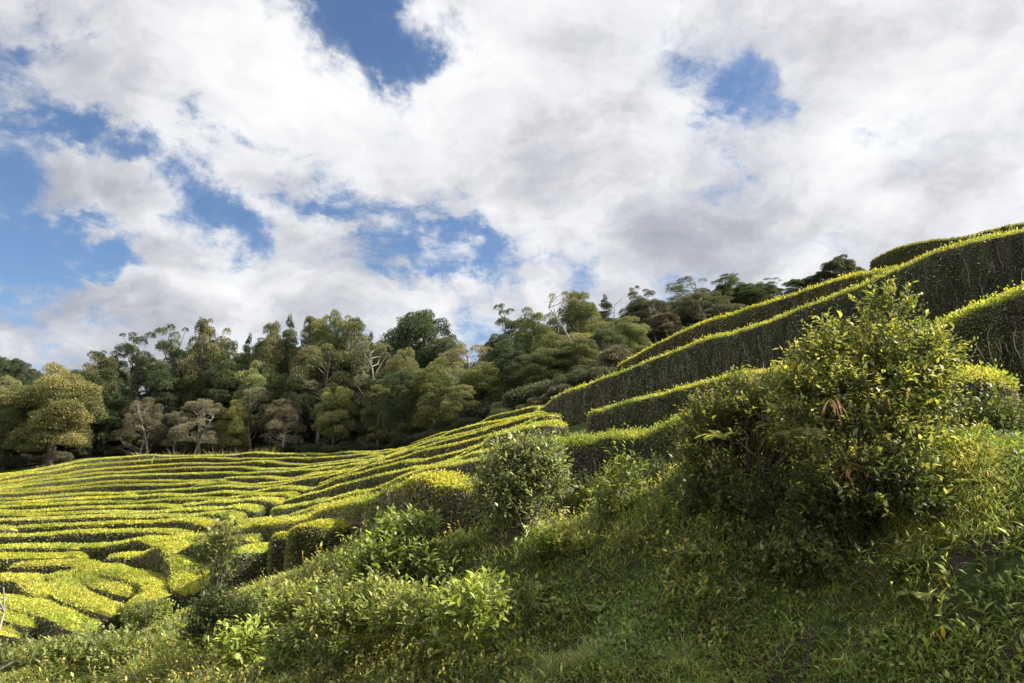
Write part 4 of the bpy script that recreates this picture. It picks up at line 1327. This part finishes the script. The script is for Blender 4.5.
def fern(px, py, D, n, L, label, seed, col, z=0.0, lean=(0, 0), spread=1.0):
    rng = np.random.default_rng(seed)
    p = at(px, py, D)
    b = np.array([p[0], p[1], H(p[0], p[1])[0] if z is None else p[2]])
    A = Acc()
    for i in range(n):
        a = 2 * math.pi * i / n + rng.uniform(-.3, .3)
        d = unit(np.array([math.cos(a) * spread + lean[0], math.sin(a) * spread + lean[1], 0.9]))
        pos = np.zeros(3)
        seg = 18
        l_ = L * rng.uniform(.75, 1.15)
        pts, ds_ = [], []
        for k_ in range(seg):
            pts.append(pos.copy())
            ds_.append(d.copy())
            d = unit(d + np.array([0, 0, -1.5 / seg]))
            pos = pos + d * l_ / seg
        pts, ds_ = np.array(pts), np.array(ds_)
        v, q = tube(pts, np.linspace(.005, .0015, seg), 4)
        A.add(v, q, (.12, .09, .03))
        side = unit(np.cross(ds_, [0, 0, 1.0]))
        u = np.linspace(0, 1, seg)
        pl = l_ * .30 * np.sin(np.pi * np.clip(.15 + .85 * u, 0, 1)) ** .8
        for sg in (-1, 1):
            Dv = unit(side * sg + ds_ * .35 + np.array([0, 0, -.12]))
            v, q = leaves(pts, Dv, pl, np.full(seg, l_ / seg * 1.15), rng, .05, up=np.broadcast_to([0, 0, 1.0], (seg, 3)))
            A.add(v, q, jit(np.tile(col, (seg, 1)), rng, .15))
    o = link('fern', A.mesh('fern', M_LEAF), None, label, 'fern')
    o.location = b
    return o


fern(965, 505, 6.9, 9, .26, 'green fern below the sunlit grass at right', 41, (.14, .2, .04), None)
fern(800, 435, 7.4, 6, .5, 'large arching fern frond hanging before the two tea shrubs', 42, (.10, .13, .05), 0.0, (-.3, -.5))
fern(870, 470, 7.0, 6, .35, 'dark fern under the largest tea shrub', 43, (.06, .09, .03), 0.0, (0, -.5))
fern(720, 438, 8.3, 5, .34, 'bright fern sprig at the left of the olive shrub', 44, (.22, .28, .07), 0.0, (-.3, -.4))
fern(545, 580, march(545, 590), 8, .36, 'fern among the sunlit leaves below the silvery shrub', 45, (.14, .2, .05), None)
fern(430, 600, march(430, 605), 8, .34, 'fern in the dip at bottom centre', 46, (.10, .15, .04), None)


# dry brown drooping leaves and bare twigs
def twig_bundle(name, label, px, py, D, n, L, seed, vec=(0, -0.2, 1.0), r=0.006, mat=None, spread=.5, cat='branch', zoff=True, sub=3):
    rng = np.random.default_rng(seed)
    p = at(px, py, D)
    if zoff:
        p[2] = H(p[0], p[1])[0]
    A = Acc()
    for _ in range(n):
        d = unit(np.array(vec) + rng.normal(size=3) * spread)
        pts = [np.zeros(3)]
        for k_ in range(6):
            d = unit(d + rng.normal(size=3) * .22)
            pts.append(pts[-1] + d * L * rng.uniform(.7, 1.1) / 6)
        v, q = tube(pts, np.linspace(r, r * .4, 7), 5)
        A.add(v, q, (.1, .1, .1))
        for _k in range(sub):
            i = int(rng.integers(2, 6))
            d2 = unit(d + rng.normal(size=3) * .8)
            e = pts[i] + d2 * L * .3
            v, q = tube([pts[i], (pts[i] + e) / 2 + rng.normal(size=3) * .02, e], [r * .6, r * .45, r * .25], 4)
            A.add(v, q, (.1, .1, .1))
    o = link(name, A.mesh(name, mat or M_TWIG), None, label, cat)
    o.location = p
    return o


twig_bundle('bare_branch', 'pinkish bare gnarled branch at the left frame edge', -6, 640, 11.6, 4, 1.5, 61, (.12, 0, 1), .024, M_PALE, .28, sub=5)
twig_bundle('dead_twig', 'pale forked dead twig hanging in the dark tangle', 745, 560, 7.5, 2, .42, 62, (0, -.6, .9), .006, None, .3)
twig_bundle('dead_twig', 'tall bare stalk rising above the olive shrub', 752, 400, 8.9, 2, .7, 63, (0, 0, 1), .006, None, .1, zoff=False)
twig_bundle('dead_twig', 'thin bare stalk in front of the low pointed hedge', 702, 440, 9.2, 2, .65, 64, (0, 0, 1), .005, None, .12, zoff=False)
twig_bundle('dead_twig', 'dry brown twigs at the foot of the silvery shrub', 525, 540, 10.2, 6, .5, 65, (.4, -.5, .6), .009, None, .5)
twig_bundle('dead_twig', 'dry twigs on the grass hump right of the sapling', 668, 520, 9.9, 5, .4, 66, (.6, -.3, .3), .007, None, .4)
strap_plant(845, 400, 7.3, 1, .1, .01, GRN, 'small green sprig inside the largest shrub', 540).hide_render = False


def hanging(px, py, D, n, L, label, seed, cols=((.42, .32, .16), (.3, .2, .09))):
    rng = np.random.default_rng(seed)
    A = Acc()
    for i in range(n):
        a = rng.uniform(0, 6.28)
        strap(A, rng.normal(size=3) * .03, (math.cos(a) * .7, math.sin(a) * .7 - .4, .2), L * rng.uniform(.6, 1.2), .022, cols[rng.integers(len(cols))], rng, 2.6)
    o = link('withered_leaves', A.mesh('withered_leaves', M_LEAF), None, label, 'leaves')
    o.location = at(px, py, D)


hanging(885, 400, 7.15, 8, .16, 'tan withered leaves hanging on the front of the largest shrub', 71)
hanging(830, 402, 7.2, 10, .24, 'long tan withered leaves where the two tea shrubs meet', 72)
hanging(850, 470, 6.9, 7, .2, 'brown withered leaves dangling under the large fern', 73, ((.30, .17, .05), (.22, .13, .05)))
hanging(535, 520, 10.1, 7, .2, 'brown curled leaves low on the silvery shrub', 74)

# ---- grass and ground cover over the bank: uncountable
def scatter(n, px0, px1, rmin, rmax, power, rng):
    th = np.arctan((rng.uniform(px0, px1, n) - 512) / F)
    u = rng.random(n)
    r = (rmin ** power + u * (rmax ** power - rmin ** power)) ** (1 / power)
    return r * np.sin(th), r * np.cos(th)


def grass(name, label, n, px0, px1, rmin, rmax, power, L, w, pal, seed, keep=None, seg=3, droop=1.2, lean=(0, 0)):
    rng = np.random.default_rng(seed)
    x, y = scatter(n, px0, px1, rmin, rmax, power, rng)
    bare = at(1000, 585, march(1000, 585))
    far_ = np.hypot(x - bare[0], (y - bare[1])) > 0.30
    x, y = x[far_], y[far_]
    n = len(x)
    P = np.stack([x, y, np.zeros(n)], -1)
    k = vnoise(P + 9, 1.1)
    if keep is not None:
        ok = keep(x, y, k)
        P, k = P[ok], k[ok]
    n = len(P)
    P[:, 2] = H(P[:, 0], P[:, 1]) - 0.01
    a = rng.uniform(0, 2 * np.pi, n)
    sc_ = rng.uniform(.5, 1.3, n) * (0.55 + 0.9 * vnoise(P + 3, 0.8))
    L = L * sc_
    h_ = unit(np.stack([np.cos(a) + lean[0], np.sin(a) + lean[1], rng.uniform(.9, 2.4, n)], -1))
    side = unit(np.cross(h_, [0, 0, 1.0]))
    rr = np.hypot(P[:, 0], P[:, 1])
    w = w * rng.uniform(.6, 1.4, n) * np.clip(rr / 7, .8, 2)
    vs, d, p = [], h_, P
    us = np.linspace(0, 1, seg + 1)
    for i in range(seg + 1):
        ww = (w * (1 - us[i] ** 2 * .95) * .5)[:, None]
        vs += [p - side * ww, p + side * ww]
        d = unit(d + np.array([0, 0, -droop / seg]) * rng.uniform(.5, 1.5, (n, 1)))
        p = p + d * (L / seg)[:, None]
    m = 2 * (seg + 1)
    V = np.stack(vs, 1).reshape(-1, 3)
    b = (np.arange(n) * m)[:, None]
    q = np.concatenate([b + np.array([[2 * i, 2 * i + 1, 2 * i + 3, 2 * i + 2]]) for i in range(seg)], 1).reshape(-1, 4)
    pal = np.asarray(pal)
    ci = rng.integers(len(pal), size=n)
    c = jit(pal[ci] * (0.75 + 0.5 * vnoise(P, 0.6))[:, None], rng, .22).repeat(seg, 0)
    return link(name, make_mesh(name, V, q, c, M_GRASS), None, label, 'grass', None, 'stuff')


GP = [(.10, .14, .035), (.13, .18, .045), (.16, .21, .05), (.19, .17, .08), (.07, .10, .03)]
grass('grass', 'long tangled grass covering the bank', 230000, -60, 1100, 3.6, 13.5, 0.2, .20, .0075, GP, 81, lambda x, y, k: k > 0.2)
grass('hill_grass', 'short green grass between the big hedges on the right slope', 60000, 520, 1150, 12, 30, 0.7, .12, .012, [(.06, .10, .025), (.09, .13, .03)], 82, None, 2)
grass('bank_crest_grass', 'dry bright grass on the sunlit hump right of the largest shrub', 9000, 885, 990, 7.6, 8.5, 1, .22, .007, [(.24, .27, .07), (.28, .27, .10), (.16, .21, .05)], 83, None, 3, 1.6)
grass('left_crest_grass', 'short bright grass along the left crest of the bank', 26000, -60, 440, 11.2, 15, 1, .10, .009, [(.16, .2, .04), (.22, .24, .06)], 84, None, 2)
grass('reed_grass', 'pale reedy grass at the foot of the wood', 9000, 40, 330, 62, 66.5, 1, 1.1, .03, [(.16, .17, .09), (.22, .2, .11), (.1, .12, .06)], 85, lambda x, y, k: vnoise(np.stack([x, y, x * 0], -1), .12) > .42, 3, .6)


def groundcover(name, label, n, px0, px1, rmin, rmax, power, ls, pal, seed, thr):
    rng = np.random.default_rng(seed)
    x, y = scatter(n, px0, px1, rmin, rmax, power, rng)
    P = np.stack([x, y, np.zeros(n)], -1)
    P = P[vnoise(P + 21, 1.3) > thr]
    P[:, 2] = H(P[:, 0], P[:, 1]) + rng.uniform(0.0, .16, len(P)) * (vnoise(P + 40, 1.0) * 1.6)
    n = len(P)
    Dv = unit(rand_unit(n, rng) + np.array([0, -.2, .35]))
    l_ = ls * rng.uniform(.5, 1.4, n)
    v, q = leaves(P, Dv, l_, l_ * .55, rng, .12, up=np.broadcast_to([0, -.3, 1.0], (n, 3)))
    pal = np.asarray(pal)
    ci = (vnoise(P + 60, 2.2) * len(pal) * .999).astype(int)
    link(name, make_mesh(name, v, q, jit(pal[ci], rng, .25), M_LEAF), None, label, 'ground cover', None, 'stuff')


groundcover('ground_cover', 'small leaved creeping plants among the bank grass', 130000, -60, 1100, 3.8, 13, 0.2, .05, [(.07, .11, .03), (.12, .18, .04), (.08, .13, .03), (.17, .22, .05)], 91, .45)


# taller leafy weeds in clumps over the bank
def weeds(name, label, n, px0, px1, rmin, rmax, power, L, k, ls, lw, pal, tip, seed, thr, sc=1.0):
    rng = np.random.default_rng(seed)
    x, y = scatter(n, px0, px1, rmin, rmax, power, rng)
    P = np.stack([x, y, np.zeros(n)], -1)
    P = P[vnoise(P + 70 + seed, sc) > thr]
    P[:, 2] = H(P[:, 0], P[:, 1])
    A, T = Acc(), Acc()
    cl = vnoise(P + 11, 1.4)
    d = np.tile([0, -.15, .5], (len(P), 1)) + rng.normal(size=(len(P), 3)) * .35
    shoots(A, A, P, unit(d), L * (0.5 + cl), k, ls, lw, pal, rng, .7, tip)
    link(name, A.mesh(name, M_LEAF), None, label, 'weeds', None, 'stuff')


weeds('weeds', 'leafy weeds and seedlings crowding the bank', 11000, -60, 985, 5.2, 13.2, .3, .24, 8, .055, .42, [(.07, .11, .03), (.10, .15, .035), (.14, .18, .05), (.06, .09, .025)], (.42, .44, .10), 95, .52)  # bright tip colour paints sunlit spots into the weeds
weeds('nettles', 'taller pale green weeds in patches on the bank', 2400, -60, 900, 5.6, 13, .3, .42, 11, .075, .38, [(.10, .15, .04), (.14, .19, .05)], (.30, .36, .08), 96, .62, .8)
weeds('seedlings', 'sparse long leaved seedlings in the shaded grass', 2600, 430, 1060, 5.2, 7.6, .5, .17, 5, .085, .24, [(.12, .19, .05), (.16, .24, .06)], (.26, .34, .08), 97, .3)

# the dark burrow in the bank at the bottom edge
def hole(px, py, label, w):
    D = march(px, py)
    p = at(px, py, D)
    rng = np.random.default_rng(3)
    a = np.linspace(0, 2 * np.pi, 24, endpoint=False)
    rings = []
    for r_, dep in ((1.25, .02), (1.0, .035), (.8, -.05), (.4, -.12), (.1, -.15)):
        k = 1 + .2 * np.sin(a * 3 + 1) + .1 * np.sin(a * 5)
        x = p[0] + r_ * w * k * np.cos(a)
        y = p[1] + r_ * w * .8 * k * np.sin(a)
        rings.append(np.stack([x, y, H(x, y) + dep + .02], -1))
    V = np.concatenate(rings)
    i = np.arange(4)[:, None] * 24
    j = np.arange(24)[None]
    q = np.stack([i + j, i + (j + 1) % 24, i + 24 + (j + 1) % 24, i + 24 + j], -1).reshape(-1, 4)
    link('earth_patch', make_mesh('earth_patch', V, q, None, M_SOIL, True), None, label, 'bare earth', None, 'stuff')


M_SOIL = bark_mat('bare_soil', (.012, .008, .006), (.05, .028, .018), 14)
hole(792, 676, 'dark reddish bare earth hollow at the bottom edge', .16)
hole(1000, 585, 'dark bare earth under the grass at the right edge', .38)

# low growth that fills the shade below the two big shrubs
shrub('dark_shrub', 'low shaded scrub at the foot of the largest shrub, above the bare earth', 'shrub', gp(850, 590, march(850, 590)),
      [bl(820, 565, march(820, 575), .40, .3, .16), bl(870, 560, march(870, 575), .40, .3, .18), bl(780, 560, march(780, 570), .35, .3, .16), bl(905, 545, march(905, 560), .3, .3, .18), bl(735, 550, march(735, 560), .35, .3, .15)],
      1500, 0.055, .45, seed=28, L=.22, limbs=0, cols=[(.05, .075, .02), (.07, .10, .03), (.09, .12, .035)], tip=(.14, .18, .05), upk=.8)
fern(700, 560, march(700, 560), 9, .34, 'shaded fern on the bank left of the dark scrub', 47, (.12, .17, .05), None)
fern(925, 600, march(925, 600), 8, .30, 'small fern beside the withered orange leaf', 48, (.13, .18, .05), None)
fern(600, 610, march(600, 610), 8, .32, 'fern on the shaded bank right of the sunlit broadleaved shrub', 49, (.12, .18, .05), None)

shrub('leafy_shrub', 'bright weedy clump catching the sun left of the shaded slope', 'shrub', gp(590, 575, march(590, 585)),
      [bl(585, 560, march(585, 575), .3, .3, .13), bl(620, 548, march(620, 560), .25, .25, .1), bl(560, 548, march(560, 560), .25, .25, .1)],
      420, 0.06, .4, seed=29, L=.2, limbs=0, cols=[(.13, .18, .04), (.18, .21, .06)], tip=(.3, .34, .08), upk=.9)
shrub('leafy_shrub', 'sunlit nettle like clump low at left of the bright bottom shrub', 'shrub', gp(340, 640, march(340, 645)),
      [bl(335, 630, march(335, 640), .3, .3, .14), bl(365, 645, march(365, 655), .25, .25, .12)],
      300, 0.075, .36, seed=30, L=.26, limbs=0, cols=[(.12, .17, .05), (.16, .2, .06)], tip=(.3, .35, .1), upk=.9)
